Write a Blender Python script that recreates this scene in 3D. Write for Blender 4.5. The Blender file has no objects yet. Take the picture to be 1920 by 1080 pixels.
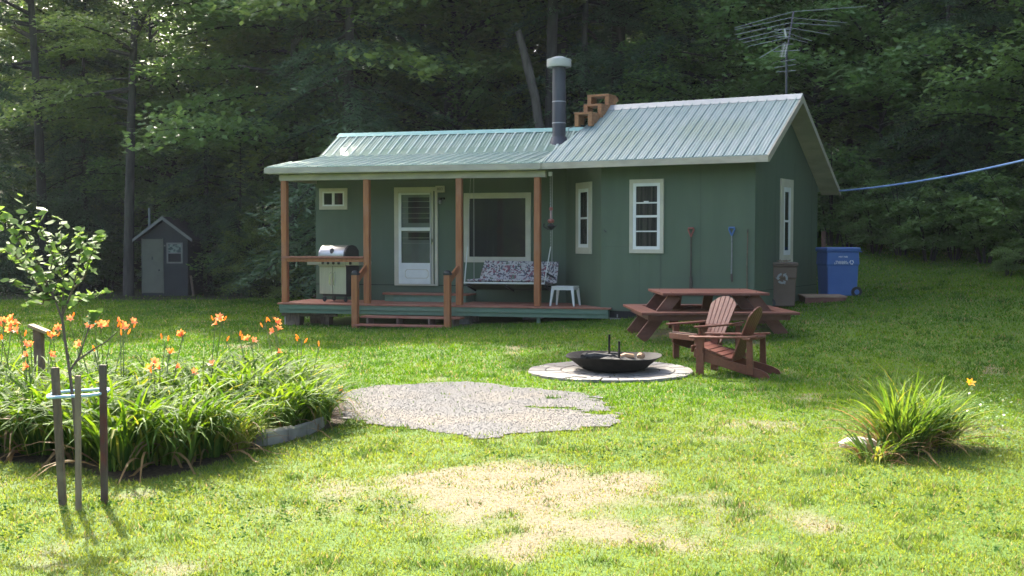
import bpy, bmesh, math, random
import numpy as np
from mathutils import Matrix, Vector
R = math.radians
scene = bpy.context.scene
C = scene.collection
# ------------------------------------------------------------------ camera
F = 2250.0; CAMZ = 1.77; PITCH = math.atan(92/F)
cam_d = bpy.data.cameras.new("camera"); cam_d.lens = F/1920*36; cam_d.sensor_width = 36
cam_d.clip_end = 500; cam_d.clip_start = .1
cam = bpy.data.objects.new("camera", cam_d); C.objects.link(cam)
cam.location = (0, 0, CAMZ); cam.rotation_euler = (R(90)-PITCH, 0, 0)
scene.camera = cam
# ------------------------------------------------------------------ light
SUN_EL, SUN_AZ = 41.0, -25.0            # azimuth measured from +Y towards +X
world = bpy.data.worlds.new("World"); scene.world = world; world.use_nodes = True
wn = world.node_tree.nodes; wl = world.node_tree.links
sky = wn.new('ShaderNodeTexSky'); sky.sky_type = 'NISHITA'; sky.sun_disc = False
sky.sun_elevation = R(SUN_EL); sky.sun_rotation = R(SUN_AZ)
sky.air_density = 0.7; sky.dust_density = 5.0; sky.ozone_density = 0.0
wn['Background'].inputs[1].default_value = 0.15
wl.new(sky.outputs[0], wn['Background'].inputs[0])
sd = bpy.data.lights.new("sun", 'SUN'); sd.energy = 3.7; sd.angle = R(0.55); sd.color = (1, .93, .80)
sun = bpy.data.objects.new("sun", sd); C.objects.link(sun)
e, a = R(SUN_EL), R(SUN_AZ)
sdir = Vector((math.sin(a)*math.cos(e), math.cos(a)*math.cos(e), math.sin(e)))
sun.rotation_euler = (-sdir).to_track_quat('-Z', 'Y').to_euler()
scene.view_settings.view_transform = 'Standard'; scene.view_settings.look = 'None'
scene.view_settings.exposure = 2.35; scene.view_settings.gamma = 1
# ------------------------------------------------------------------ helpers
def vnoise(x, y, s=0.0):
    x = np.asarray(x, float); y = np.asarray(y, float)
    xi = np.floor(x); yi = np.floor(y); fx = x-xi; fy = y-yi
    fx = fx*fx*(3-2*fx); fy = fy*fy*(3-2*fy)
    h = lambda i, j: np.modf(np.abs(np.sin(i*127.1+j*311.7+s*74.7)*43758.5453))[0]
    return (h(xi, yi)*(1-fx)+h(xi+1, yi)*fx)*(1-fy)+(h(xi, yi+1)*(1-fx)+h(xi+1, yi+1)*fx)*fy
def fbm(x, y, s=0.0, o=4):
    r = 0; a = .5; t = 0
    for k in range(o):
        r = r+a*vnoise(x*2**k, y*2**k, s+k*3.1); t += a; a *= .5
    return r/t
def sstep(v, a, b):
    t = np.clip((np.asarray(v, float)-a)/(b-a), 0, 1); return t*t*(3-2*t)
def splus(v, k): return k*np.logaddexp(0, np.asarray(v, float)/k)
def gz(x, y):
    x = np.asarray(x, float); y = np.asarray(y, float)
    z = .082*splus(x+.2, .9)*sstep(y, 14, 23.5)
    z = z-.07*sstep(-x, 0, 4)*sstep(y, 14, 22)
    z = z+.22*splus(y-33, 2)*sstep(x, -4, 6)
    z = z+.13*splus(y-26.5, 1.2)*sstep(x, 4.5, 9)
    z = z+.20*splus(y-48, 3)*(1-sstep(x, -4, 6))
    z = z-.012*splus(y-30, 2)*(1-sstep(x, -8, -3))*sstep(48-y, -4, 4)
    z = z+.05*(fbm(x*.35, y*.35, 5, 3)-.5)*sstep(np.abs(y-9), 30, 0)
    return z
def G(x, y): return float(gz(x, y))
def ray(px, py):
    cx = (px-960)/F; cy = -(py-540)/F
    return Vector((cx, math.cos(PITCH)+cy*math.sin(PITCH), -math.sin(PITCH)+cy*math.cos(PITCH)))
def at(px, py, Y):
    r = ray(px, py); return Vector((r.x*Y/r.y, Y, CAMZ+r.z*Y/r.y))
def gnd(px, py):
    r = ray(px, py); lo, hi = 3.0, 120.0; t = 4.0
    while t < 120:
        if CAMZ+r.z*t <= G(r.x*t, r.y*t): break
        t += .1
    return Vector((r.x*t, r.y*t, G(r.x*t, r.y*t)))

WM = {}
def tag(o, label=None, cat=None, group=None, kind=None):
    if label: o['label'] = label
    if cat: o['category'] = cat
    if group: o['group'] = group
    if kind: o['kind'] = kind
    return o
def thing(name, M=Matrix.Identity(4), label=None, cat=None, group=None):
    o = bpy.data.objects.new(name, None); C.objects.link(o); o.empty_display_size = .2
    o.matrix_world = M; WM[o.name] = M.copy()
    return tag(o, label, cat, group)
def TR(x, y, z, rz=0.0): return Matrix.Translation((x, y, z)) @ Matrix.Rotation(R(rz), 4, 'Z')

class MB:
    """collects shapes (world coordinates after T) for ONE mesh object"""
    def __init__(s, T=None): s.v = []; s.f = []; s.T = T or Matrix.Identity(4)
    def add(s, vs, fs):
        n = len(s.v); s.v += [tuple(s.T @ Vector(p)) for p in vs]; s.f += [tuple(n+i for i in q) for q in fs]; return s
    def box(s, x0, x1, y0, y1, z0, z1):
        return s.add([(x0,y0,z0),(x1,y0,z0),(x1,y1,z0),(x0,y1,z0),(x0,y0,z1),(x1,y0,z1),(x1,y1,z1),(x0,y1,z1)],
            [(0,3,2,1),(4,5,6,7),(0,1,5,4),(1,2,6,5),(2,3,7,6),(3,0,4,7)])
    def beam(s, p0, p1, w, h, up=(0,0,1)):
        p0 = Vector(p0); p1 = Vector(p1); d = (p1-p0).normalized(); up = Vector(up)
        sx = d.cross(up)
        if sx.length < 1e-4: sx = d.cross(Vector((0,1,0)))
        sx.normalize(); uy = sx.cross(d).normalized(); sx = sx*w/2; uy = uy*h/2
        vs = []
        for p in (p0, p1): vs += [p-sx-uy, p+sx-uy, p+sx+uy, p-sx+uy]
        return s.add(vs, [(0,3,2,1),(4,5,6,7),(0,1,5,4),(1,2,6,5),(2,3,7,6),(3,0,4,7)])
    def tube(s, pts, r, n=8, cap=True):
        pts = [Vector(p) for p in pts]; k = len(pts)
        rs = r if isinstance(r, (list, tuple)) else [r]*k
        vs = []; fs = []; ref = None
        for i, p in enumerate(pts):
            d = (pts[min(i+1,k-1)]-pts[max(i-1,0)]).normalized()
            if ref is None: ref = Vector((0,0,1)) if abs(d.z) < .9 else Vector((0,1,0))
            a = d.cross(ref).normalized(); b = d.cross(a).normalized(); ref = a.cross(d).normalized()
            if i == 0: ref = a.cross(d)
            for j in range(n):
                t = 2*math.pi*j/n; vs.append(p+(a*math.cos(t)+b*math.sin(t))*rs[i])
        for i in range(k-1):
            for j in range(n):
                j2 = (j+1) % n; fs.append((i*n+j, i*n+j2, (i+1)*n+j2, (i+1)*n+j))
        if cap: fs.append(tuple(range(n))[::-1]); fs.append(tuple((k-1)*n+j for j in range(n)))
        return s.add(vs, fs)
    def lathe(s, prof, c=(0,0,0), n=32):
        vs = []; fs = []; m = len(prof)
        for (r, z) in prof:
            for j in range(n):
                t = 2*math.pi*j/n; vs.append((c[0]+r*math.cos(t), c[1]+r*math.sin(t), c[2]+z))
        for i in range(m-1):
            for j in range(n):
                j2 = (j+1) % n; fs.append((i*n+j, i*n+j2, (i+1)*n+j2, (i+1)*n+j))
        if prof[0][0] > 1e-4: fs.append(tuple(range(n))[::-1])
        if prof[-1][0] > 1e-4: fs.append(tuple((m-1)*n+j for j in range(n)))
        return s.add(vs, fs)
    def prism(s, poly, ext):
        poly = [Vector(p) for p in poly]; ext = Vector(ext); n = len(poly)
        vs = poly+[p+ext for p in poly]
        fs = [tuple(range(n))[::-1], tuple(range(n, 2*n))]+[(i, (i+1) % n, n+(i+1) % n, n+i) for i in range(n)]
        return s.add(vs, fs)
    def quad(s, *p): return s.add(p, [tuple(range(len(p)))])
    def build(s, name, mat, parent=None, smooth=False, bevel=0, label=None, **k):
        me = bpy.data.meshes.new(name)
        vs = s.v
        if parent is not None:
            inv = WM[parent.name].inverted() if parent.name in WM else Matrix.Identity(4)
            vs = [tuple(inv @ Vector(p)) for p in vs]
        me.from_pydata(vs, [], s.f); me.materials.append(mat)
        bm = bmesh.new(); bm.from_mesh(me); bmesh.ops.recalc_face_normals(bm, faces=bm.faces); bm.to_mesh(me); bm.free()
        if smooth:
            me.polygons.foreach_set('use_smooth', [True]*len(me.polygons))
            try: me.set_sharp_from_angle(angle=R(40))
            except Exception: pass
        o = bpy.data.objects.new(name, me); C.objects.link(o)
        if parent is not None:
            o.parent = parent; WM[o.name] = WM[parent.name].copy()
        else: WM[o.name] = Matrix.Identity(4)
        if bevel:
            b = o.modifiers.new('b', 'BEVEL'); b.width = bevel; b.segments = 1; b.limit_method = 'ANGLE'
        tag(o, label, **k); return o

def np_mesh(name, V, nper, mat, parent=None, col=None, uvz=None):
    """V: (k, nper, 3) arrays of separate polygons"""
    V = np.asarray(V, np.float32); k = V.shape[0]
    me = bpy.data.meshes.new(name); me.vertices.add(k*nper); me.vertices.foreach_set('co', V.reshape(-1))
    me.loops.add(k*nper); me.loops.foreach_set('vertex_index', np.arange(k*nper, dtype=np.int32))
    me.polygons.add(k); me.polygons.foreach_set('loop_start', np.arange(0, k*nper, nper, dtype=np.int32))
    if hasattr(me.polygons[0], 'loop_total'):
        try: me.polygons.foreach_set('loop_total', np.full(k, nper, np.int32))
        except Exception: pass
    if col is not None:
        at_ = me.attributes.new('tint', 'FLOAT_COLOR', 'POINT')
        c = np.ones((k, nper, 4), np.float32); c[:, :, :3] = col[:, None, :]; at_.data.foreach_set('color', c.reshape(-1))
    me.update(); me.materials.append(mat)
    o = bpy.data.objects.new(name, me); C.objects.link(o)
    if parent is not None: o.parent = parent
    return o
def dup(root, M, label=None, group=None, name=None):
    r = root.copy(); C.objects.link(r); r.matrix_world = M
    if label: r['label'] = label
    if group: r['group'] = group
    for ch in list(root.children):
        c = ch.copy(); C.objects.link(c); c.parent = r
        for g in ch.children:
            d = g.copy(); C.objects.link(d); d.parent = c
    return r
# ------------------------------------------------------------------ materials
def M_(name, c1, c2=None, scale=5, rough=.6, metal=0, bump=0, stretch=(1,1,1), detail=6, lo=.35, hi=.65, spec=.5, c3=None, s3=.6, t3=(.5,.75), coat=0):
    m = bpy.data.materials.new(name); m.use_nodes = True; N = m.node_tree.nodes; L = m.node_tree.links
    b = N['Principled BSDF']; b.inputs['Roughness'].default_value = rough; b.inputs['Metallic'].default_value = metal
    b.inputs['Specular IOR Level'].default_value = spec
    b.inputs['Base Color'].default_value = (*c1, 1)
    if coat: b.inputs['Coat Weight'].default_value = coat
    tc = N.new('ShaderNodeTexCoord'); mp = N.new('ShaderNodeMapping'); mp.inputs['Scale'].default_value = stretch
    L.new(tc.outputs['Object'], mp.inputs[0])
    nz = N.new('ShaderNodeTexNoise'); nz.inputs['Scale'].default_value = scale; nz.inputs['Detail'].default_value = detail
    L.new(mp.outputs[0], nz.inputs['Vector'])
    if c2 is not None:
        cr = N.new('ShaderNodeValToRGB'); cr.color_ramp.elements[0].position = lo; cr.color_ramp.elements[1].position = hi
        cr.color_ramp.elements[0].color = (*c1, 1); cr.color_ramp.elements[1].color = (*c2, 1)
        L.new(nz.outputs['Fac'], cr.inputs[0]); out = cr.outputs[0]
        if c3 is not None:
            n3 = N.new('ShaderNodeTexNoise'); n3.inputs['Scale'].default_value = s3; n3.inputs['Detail'].default_value = 5
            L.new(tc.outputs['Object'], n3.inputs['Vector'])
            mr = N.new('ShaderNodeMapRange'); mr.inputs['From Min'].default_value = t3[0]; mr.inputs['From Max'].default_value = t3[1]
            L.new(n3.outputs['Fac'], mr.inputs['Value'])
            mx = N.new('ShaderNodeMix'); mx.data_type = 'RGBA'; L.new(mr.outputs[0], mx.inputs[0]); L.new(out, mx.inputs[6])
            mx.inputs[7].default_value = (*c3, 1); out = mx.outputs[2]
        L.new(out, b.inputs['Base Color'])
    if bump:
        bp = N.new('ShaderNodeBump'); bp.inputs['Strength'].default_value = bump; bp.inputs['Distance'].default_value = .02
        L.new(nz.outputs['Fac'], bp.inputs['Height']); L.new(bp.outputs[0], b.inputs['Normal'])
    return m
def leafmat(name, c1, c2, trans=.4, scale=.8, rough=.45, attr=False, tcol=None, spec=.35):
    m = bpy.data.materials.new(name); m.use_nodes = True; N = m.node_tree.nodes; L = m.node_tree.links
    b = N['Principled BSDF']; b.inputs['Roughness'].default_value = rough; b.inputs['Specular IOR Level'].default_value = spec
    out = N['Material Output']; tr = N.new('ShaderNodeBsdfTranslucent'); ms = N.new('ShaderNodeMixShader'); ms.inputs[0].default_value = trans
    if attr:
        at_ = N.new('ShaderNodeAttribute'); at_.attribute_name = 'tint'; col = at_.outputs['Color']
    else:
        geo = N.new('ShaderNodeNewGeometry'); oi = N.new('ShaderNodeObjectInfo')
        tc = N.new('ShaderNodeTexCoord'); nz = N.new('ShaderNodeTexNoise'); nz.inputs['Scale'].default_value = scale
        L.new(tc.outputs['Object'], nz.inputs['Vector'])
        ad = N.new('ShaderNodeMath'); ad.operation = 'ADD'; L.new(nz.outputs['Fac'], ad.inputs[0])
        m2 = N.new('ShaderNodeMath'); m2.operation = 'MULTIPLY_ADD'; L.new(geo.outputs['Random Per Island'], m2.inputs[0]); m2.inputs[1].default_value = .45; m2.inputs[2].default_value = -.3
        L.new(m2.outputs[0], ad.inputs[1])
        a3 = N.new('ShaderNodeMath'); a3.operation = 'MULTIPLY_ADD'; L.new(oi.outputs['Random'], a3.inputs[0]); a3.inputs[1].default_value = .4; L.new(ad.outputs[0], a3.inputs[2])
        mx = N.new('ShaderNodeMix'); mx.data_type = 'RGBA'; L.new(a3.outputs[0], mx.inputs[0])
        mx.inputs[6].default_value = (*c1, 1); mx.inputs[7].default_value = (*c2, 1); col = mx.outputs[2]
    L.new(col, b.inputs['Base Color'])
    hs = N.new('ShaderNodeHueSaturation'); hs.inputs['Hue'].default_value = .485; hs.inputs['Saturation'].default_value = 1.15; hs.inputs['Value'].default_value = 1.5
    L.new(col, hs.inputs['Color']); L.new(hs.outputs[0], tr.inputs['Color'])
    L.new(b.outputs[0], ms.inputs[1]); L.new(tr.outputs[0], ms.inputs[2]); L.new(ms.outputs[0], out.inputs['Surface'])
    return m
def glassmat(name, tint=(.02,.025,.03), rough=.04):
    m = bpy.data.materials.new(name); m.use_nodes = True; N = m.node_tree.nodes; L = m.node_tree.links
    N.remove(N['Principled BSDF']); out = N['Material Output']
    tr = N.new('ShaderNodeBsdfTransparent'); tr.inputs[0].default_value = (.75,.8,.8,1)
    gl = N.new('ShaderNodeBsdfGlossy'); gl.inputs['Roughness'].default_value = rough; gl.inputs[0].default_value = (.9,.95,1,1)
    fr = N.new('ShaderNodeFresnel'); fr.inputs[0].default_value = 1.6
    nz = N.new('ShaderNodeTexNoise'); nz.inputs['Scale'].default_value = 3; bp = N.new('ShaderNodeBump'); bp.inputs['Strength'].default_value = .06; bp.inputs['Distance'].default_value = .05
    L.new(nz.outputs['Fac'], bp.inputs['Height']); L.new(bp.outputs[0], gl.inputs['Normal'])
    ms = N.new('ShaderNodeMixShader'); L.new(fr.outputs[0], ms.inputs[0]); L.new(tr.outputs[0], ms.inputs[1]); L.new(gl.outputs[0], ms.inputs[2])
    L.new(ms.outputs[0], out.inputs[0]); return m

mSid = M_('green_siding', (.084,.121,.079), (.092,.131,.087), 2.2, .62, bump=.04, stretch=(2,2,.35), c3=(.078,.100,.074), s3=.5, t3=(.5,.8), spec=.3)
mSkirt = M_('green_trim_paint', (.105,.175,.120), (.13,.205,.145), 6, .55, stretch=(1,1,4))
mCream = M_('cream_paint', (.52,.49,.38), (.45,.42,.33), 4, .5)
mFascia = M_('fascia_paint', (.44,.40,.31), (.34,.31,.24), 3, .5, stretch=(1,1,3), c3=(.33,.32,.25), s3=1.6, t3=(.5,.8))
mWhite = M_('white_vinyl', (.70,.71,.69), (.64,.65,.63), 5, .4)
mDoor = M_('door_paint', (.66,.66,.52), (.60,.60,.47), 5, .45)
mRoofP = M_('green_metal_roof', (.20,.31,.24), (.27,.36,.30), 1.4, .36, .35, c3=(.36,.40,.34), s3=.9, t3=(.5,.75))
mRoofW = M_('weathered_metal_roof', (.27,.36,.355), (.35,.42,.415), 2.0, .36, .35, c3=(.26,.33,.26), s3=.7, t3=(.52,.75), stretch=(3,1,1))
mRib = M_('roof_rib', (.20,.29,.29), (.28,.36,.36), 3, .4, .3)
mRibL = M_('roof_rib_highlight', (.50,.62,.55), (.60,.68,.62), 3, .35, .3)  # paler than the sheets: highlight along the ribs put into the colour
mRedw = M_('stained_wood', (.36,.140,.050), (.27,.095,.034), 4, .55, bump=.15, stretch=(6,6,.7), c3=(.33,.15,.08), s3=2.2)
mRedwT = M_('stained_deck', (.32,.125,.075), (.22,.08,.05), 5, .6, bump=.15, stretch=(2,5,5), c3=(.30,.16,.11), s3=2)
mTable = M_('brown_red_stain', (.155,.048,.030), (.105,.032,.021), 6, .5, bump=.12, stretch=(1.5,4,4), c3=(.20,.085,.06), s3=2.5)
mChair = M_('chair_stain', (.165,.048,.026), (.11,.032,.019), 9, .45, bump=.12, stretch=(3,3,3), c3=(.18,.068,.042), s3=4)
mRawW = M_('raw_lumber', (.34,.165,.07), (.24,.11,.045), 5, .6, bump=.15, stretch=(2,2,6))
mOldW = M_('old_wood', (.15,.105,.075), (.085,.06,.045), 8, .85, bump=.4, stretch=(5,5,.8), c3=(.21,.17,.12), s3=6)
mGreyW = M_('grey_stake', (.26,.19,.13), (.17,.125,.09), 8, .85, bump=.4, stretch=(5,5,.8))
mRedS = M_('red_stained_stake', (.10,.025,.022), (.07,.04,.03), 7, .85, bump=.4, stretch=(5,5,1.2), c3=(.09,.07,.055), s3=2, t3=(.42,.55))
mConc = M_('concrete', (.30,.29,.27), (.20,.19,.18), 12, .9, bump=.3)
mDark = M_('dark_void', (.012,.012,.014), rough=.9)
mBlack = M_('black_plastic', (.018,.018,.02), (.03,.03,.033), 8, .45)
mSteel = M_('brushed_steel', (.55,.55,.55), (.46,.46,.46), 3, .28, .9, stretch=(1,20,20))
mSteelD = M_('grill_door_steel', (.50,.50,.42), (.42,.42,.36), 3, .38, .55, stretch=(20,1,1))
mChrome = M_('chrome', (.7,.7,.7), rough=.15, metal=1)
mGrey = M_('grey_pipe', (.050,.052,.062), (.065,.067,.078), 2, .5, .2)
mPipeR = M_('pipe_band', (.35,.36,.38), rough=.4, metal=.5)
mCap = M_('cap_metal', (.50,.50,.46), (.42,.42,.39), 4, .45, .1)
mBrownB = M_('brown_bin_plastic', (.115,.072,.050), (.14,.09,.065), 3, .5)
mBlueB = M_('blue_bin_plastic', (.05,.12,.34), (.065,.145,.38), 2, .42)
mBlueL = M_('blue_lid_plastic', (.07,.15,.40), (.09,.18,.44), 2, .42)
mText = M_('white_print', (.75,.77,.8), rough=.6)
mDig = M_('dark_print', (.05,.05,.02), rough=.6)
mRope = M_('chain_metal', (.4,.4,.38), rough=.5, metal=.3)
mPlastW = M_('white_plastic', (.62,.63,.60), (.55,.56,.53), 4, .5)
mHose = M_('pale_blue_hose', (.30,.48,.68), (.38,.55,.72), 12, .45)
mCable = M_('blue_cable', (.12,.24,.52), (.20,.34,.62), 6, .5)
mBark = M_('bark', (.030,.027,.024), (.065,.058,.050), 3.5, .95, bump=1.0, stretch=(3,3,.5), c3=(.045,.052,.040), s3=1.2)
mSnag = M_('bare_snag', (.15,.13,.11), (.075,.065,.055), 3, .95, bump=.6, stretch=(3,3,.5))
mBarkS = M_('sapling_bark', (.085,.06,.05), (.12,.09,.075), 12, .8)
mIron = M_('cast_iron', (.012,.012,.013), (.024,.022,.022), 10, .8, .0, bump=.2, spec=.15)
mAsh = M_('ash', (.02,.02,.02), (.06,.056,.052), 25, .95, bump=.8)
mLog = M_('split_log', (.42,.26,.14), (.3,.17,.09), 12, .8)
mChar = M_('charcoal', (.015,.015,.015), (.05,.05,.05), 20, .9, bump=.6)
mPaver = M_('concrete_paver', (.22,.21,.19), (.14,.13,.12), 5, .9, bump=.4, c3=(.29,.28,.26), s3=3)
mRedH = M_('red_plastic', (.26,.08,.06), rough=.5)
mBlueH = M_('blue_plastic', (.06,.15,.34), rough=.5)
mAlu = M_('aluminium', (.36,.39,.37), (.26,.28,.27), 8, .4, .5)
mShed = M_('dark_shed_siding', (.016,.020,.023), (.023,.028,.030), 2, .7)
mShedD = M_('shed_door_paint', (.11,.115,.085), (.09,.095,.07), 3, .6)
mShedT = M_('shed_trim', (.17,.17,.16), (.13,.13,.12), 3, .6)
mDirt = M_('soil', (.035,.025,.018), (.07,.05,.035), 14, 1, bump=.8)
mCurt = bpy.data.materials.new('pleated_curtain'); mCurt.use_nodes = True
def curtain():
    N = mCurt.node_tree.nodes; L = mCurt.node_tree.links; b = N['Principled BSDF']; b.inputs['Roughness'].default_value = .9
    tc = N.new('ShaderNodeTexCoord'); w = N.new('ShaderNodeTexNoise'); w.inputs['Scale'].default_value = 30; mp = N.new('ShaderNodeMapping'); mp.inputs['Scale'].default_value = (1, 1, .02)
    L.new(tc.outputs['Object'], mp.inputs[0]); L.new(mp.outputs[0], w.inputs['Vector'])
    cr = N.new('ShaderNodeValToRGB'); cr.color_ramp.elements[0].position = .42; cr.color_ramp.elements[1].position = .6
    cr.color_ramp.elements[0].color = (.008,.007,.009,1); cr.color_ramp.elements[1].color = (.07,.050,.052,1)
    L.new(w.outputs['Fac'], cr.inputs[0]); L.new(cr.outputs[0], b.inputs['Base Color'])
curtain()
mGlass = glassmat('window_glass')
mFloral = bpy.data.materials.new('floral_fabric'); mFloral.use_nodes = True
def floral():
    N = mFloral.node_tree.nodes; L = mFloral.node_tree.links; b = N['Principled BSDF']; b.inputs['Roughness'].default_value = .9
    tc = N.new('ShaderNodeTexCoord'); n = N.new('ShaderNodeTexNoise'); n.inputs['Scale'].default_value = 6; n.inputs['Detail'].default_value = 2
    ma = N.new('ShaderNodeVectorMath'); ma.operation = 'MULTIPLY_ADD'; L.new(n.outputs['Color'], ma.inputs[0]); ma.inputs[1].default_value = (.25,.25,.25); L.new(tc.outputs['Object'], ma.inputs[2])
    L.new(tc.outputs['Object'], n.inputs['Vector'])
    v = N.new('ShaderNodeTexVoronoi'); v.inputs['Scale'].default_value = 30; L.new(ma.outputs[0], v.inputs['Vector'])
    se = N.new('ShaderNodeSeparateColor'); L.new(v.outputs['Color'], se.inputs[0])
    cr = N.new('ShaderNodeValToRGB'); cr.color_ramp.interpolation = 'CONSTANT'; E = cr.color_ramp.elements
    cols = [(0,(.44,.42,.41)),(.36,(.09,.08,.10)),(.52,(.22,.09,.11)),(.66,(.36,.33,.32)),(.80,(.12,.12,.15)),(.88,(.13,.15,.11)),(.93,(.42,.4,.4))]
    E[0].position = 0; E[0].color = (*cols[0][1], 1); E[1].position = cols[1][0]; E[1].color = (*cols[1][1], 1)
    for p, c in cols[2:]: q = E.new(p); q.color = (*c, 1)
    L.new(se.outputs[0], cr.inputs[0]); L.new(cr.outputs[0], b.inputs['Base Color'])
floral()
mLeafA = leafmat('maple_leaf', (.085,.155,.060), (.21,.29,.085), .48, spec=.5, rough=.4)
mLeafB = leafmat('hemlock_needles', (.055,.110,.062), (.11,.18,.085), .30, rough=.5, spec=.5)
mLeafC = leafmat('birch_leaf', (.090,.175,.065), (.19,.30,.095), .45, spec=.5, rough=.4)
mLeafS = leafmat('shrub_leaf', (.075,.15,.055), (.15,.24,.08), .38, spec=.45, rough=.4)
mLeafApple = leafmat('apple_leaf', (.10,.18,.045), (.19,.28,.085), .42, 6, .6, spec=.15)
mBlade = leafmat('daylily_leaf', (.075,.17,.03), (.19,.31,.055), .35, 3, .38, spec=.45)
mBladeY = leafmat('pale_grass_leaf', (.22,.30,.05), (.42,.44,.10), .35, 3, .45)
mBladeT = leafmat('dry_leaf', (.38,.24,.09), (.30,.20,.08), .25, 3, .7)
mStem = leafmat('flower_stem', (.08,.13,.04), (.12,.17,.06), .1, 3)
mFlower = leafmat('orange_petal', (.70,.27,.11), (.80,.40,.19), .35, 8, .5)
mFlowerY = leafmat('yellow_orange_petal', (.90,.42,.05), (.95,.55,.08), .35, 8, .5)
mGrass = leafmat('grass_blade', None, None, .42, attr=True, rough=.6, spec=.15)
# ------------------------------------------------------------------ layout polygons (world x, y)
def wpoly(pix): return [(p.x, p.y) for p in (gnd(*q) for q in pix)]
PAD = wpoly([(628, 742), (700, 724), (872, 719), (1000, 731), (1122, 745), (1152, 770), (1148, 800), (1010, 816), (884, 826), (760, 806), (650, 787)])
BED = wpoly([(-260, 868), (0, 868), (130, 872), (230, 905), (340, 888), (440, 852), (500, 838), (610, 806), (655, 786), (640, 738), (560, 722), (430, 712), (250, 706), (0, 702), (-260, 702)])
def inpoly(x, y, P):
    x = np.asarray(x, float); y = np.asarray(y, float); r = np.zeros(x.shape, bool); n = len(P)
    for i in range(n):
        x0, y0 = P[i]; x1, y1 = P[(i+1) % n]
        if y0 == y1: continue
        c = ((y0 > y) != (y1 > y)) & (x < (x1-x0)*(y-y0)/(y1-y0)+x0); r ^= c
    return r
def pdist(x, y, P):
    x = np.asarray(x, float); y = np.asarray(y, float); d = np.full(x.shape, 1e9); n = len(P)
    for i in range(n):
        x0, y0 = P[i]; x1, y1 = P[(i+1) % n]; dx, dy = x1-x0, y1-y0
        t = np.clip(((x-x0)*dx+(y-y0)*dy)/(dx*dx+dy*dy+1e-9), 0, 1); d = np.minimum(d, np.hypot(x-x0-t*dx, y-y0-t*dy))
    return np.where(inpoly(x, y, P), -d, d)
PIT = gnd(1144, 700); TBL = Vector((3.25, 20.05, 0)); TBL.z = G(TBL.x, TBL.y)
def dry_mask(x, y):
    n = fbm(x*1.1, y*.9, 3, 5); n2 = fbm(x*3.1, y*2.2, 9, 3)
    e = np.exp(-(((x+.15)/1.05)**2+((y-8.3)/1.35)**2)**1.3)+.85*np.exp(-(((x-.75)/.8)**2+((y-6.9)/.5)**2))+.5*np.exp(-(((x-1.9)/.7)**2+((y-9.6)/.35)**2))+.35*np.exp(-(((x-.5)/3.0)**2+((y-8)/2.6)**2))
    e = e+.4*np.exp(-(((x-3.1)/1.9)**2+((y-20.)/1.1)**2))
    return .9*np.clip(sstep(e*.78+(n-.5)*1.5+(n2-.5)*1.1, .30, 1.0), 0, 1)
def forest_mask(x, y):
    n = fbm(x*.25, y*.25, 21, 3)-.5; n2 = fbm(x*1.2, y*1.2, 22, 3)-.5
    edge = np.where(x < 0, 37.5+.0*x, 36-.55*np.clip(x-2, 0, 30))
    edge = np.where(x > 6, 37.2-.42*(x-4), edge)
    return sstep(y-edge+n*5+n2*3, -1.2, 1.2)
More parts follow.
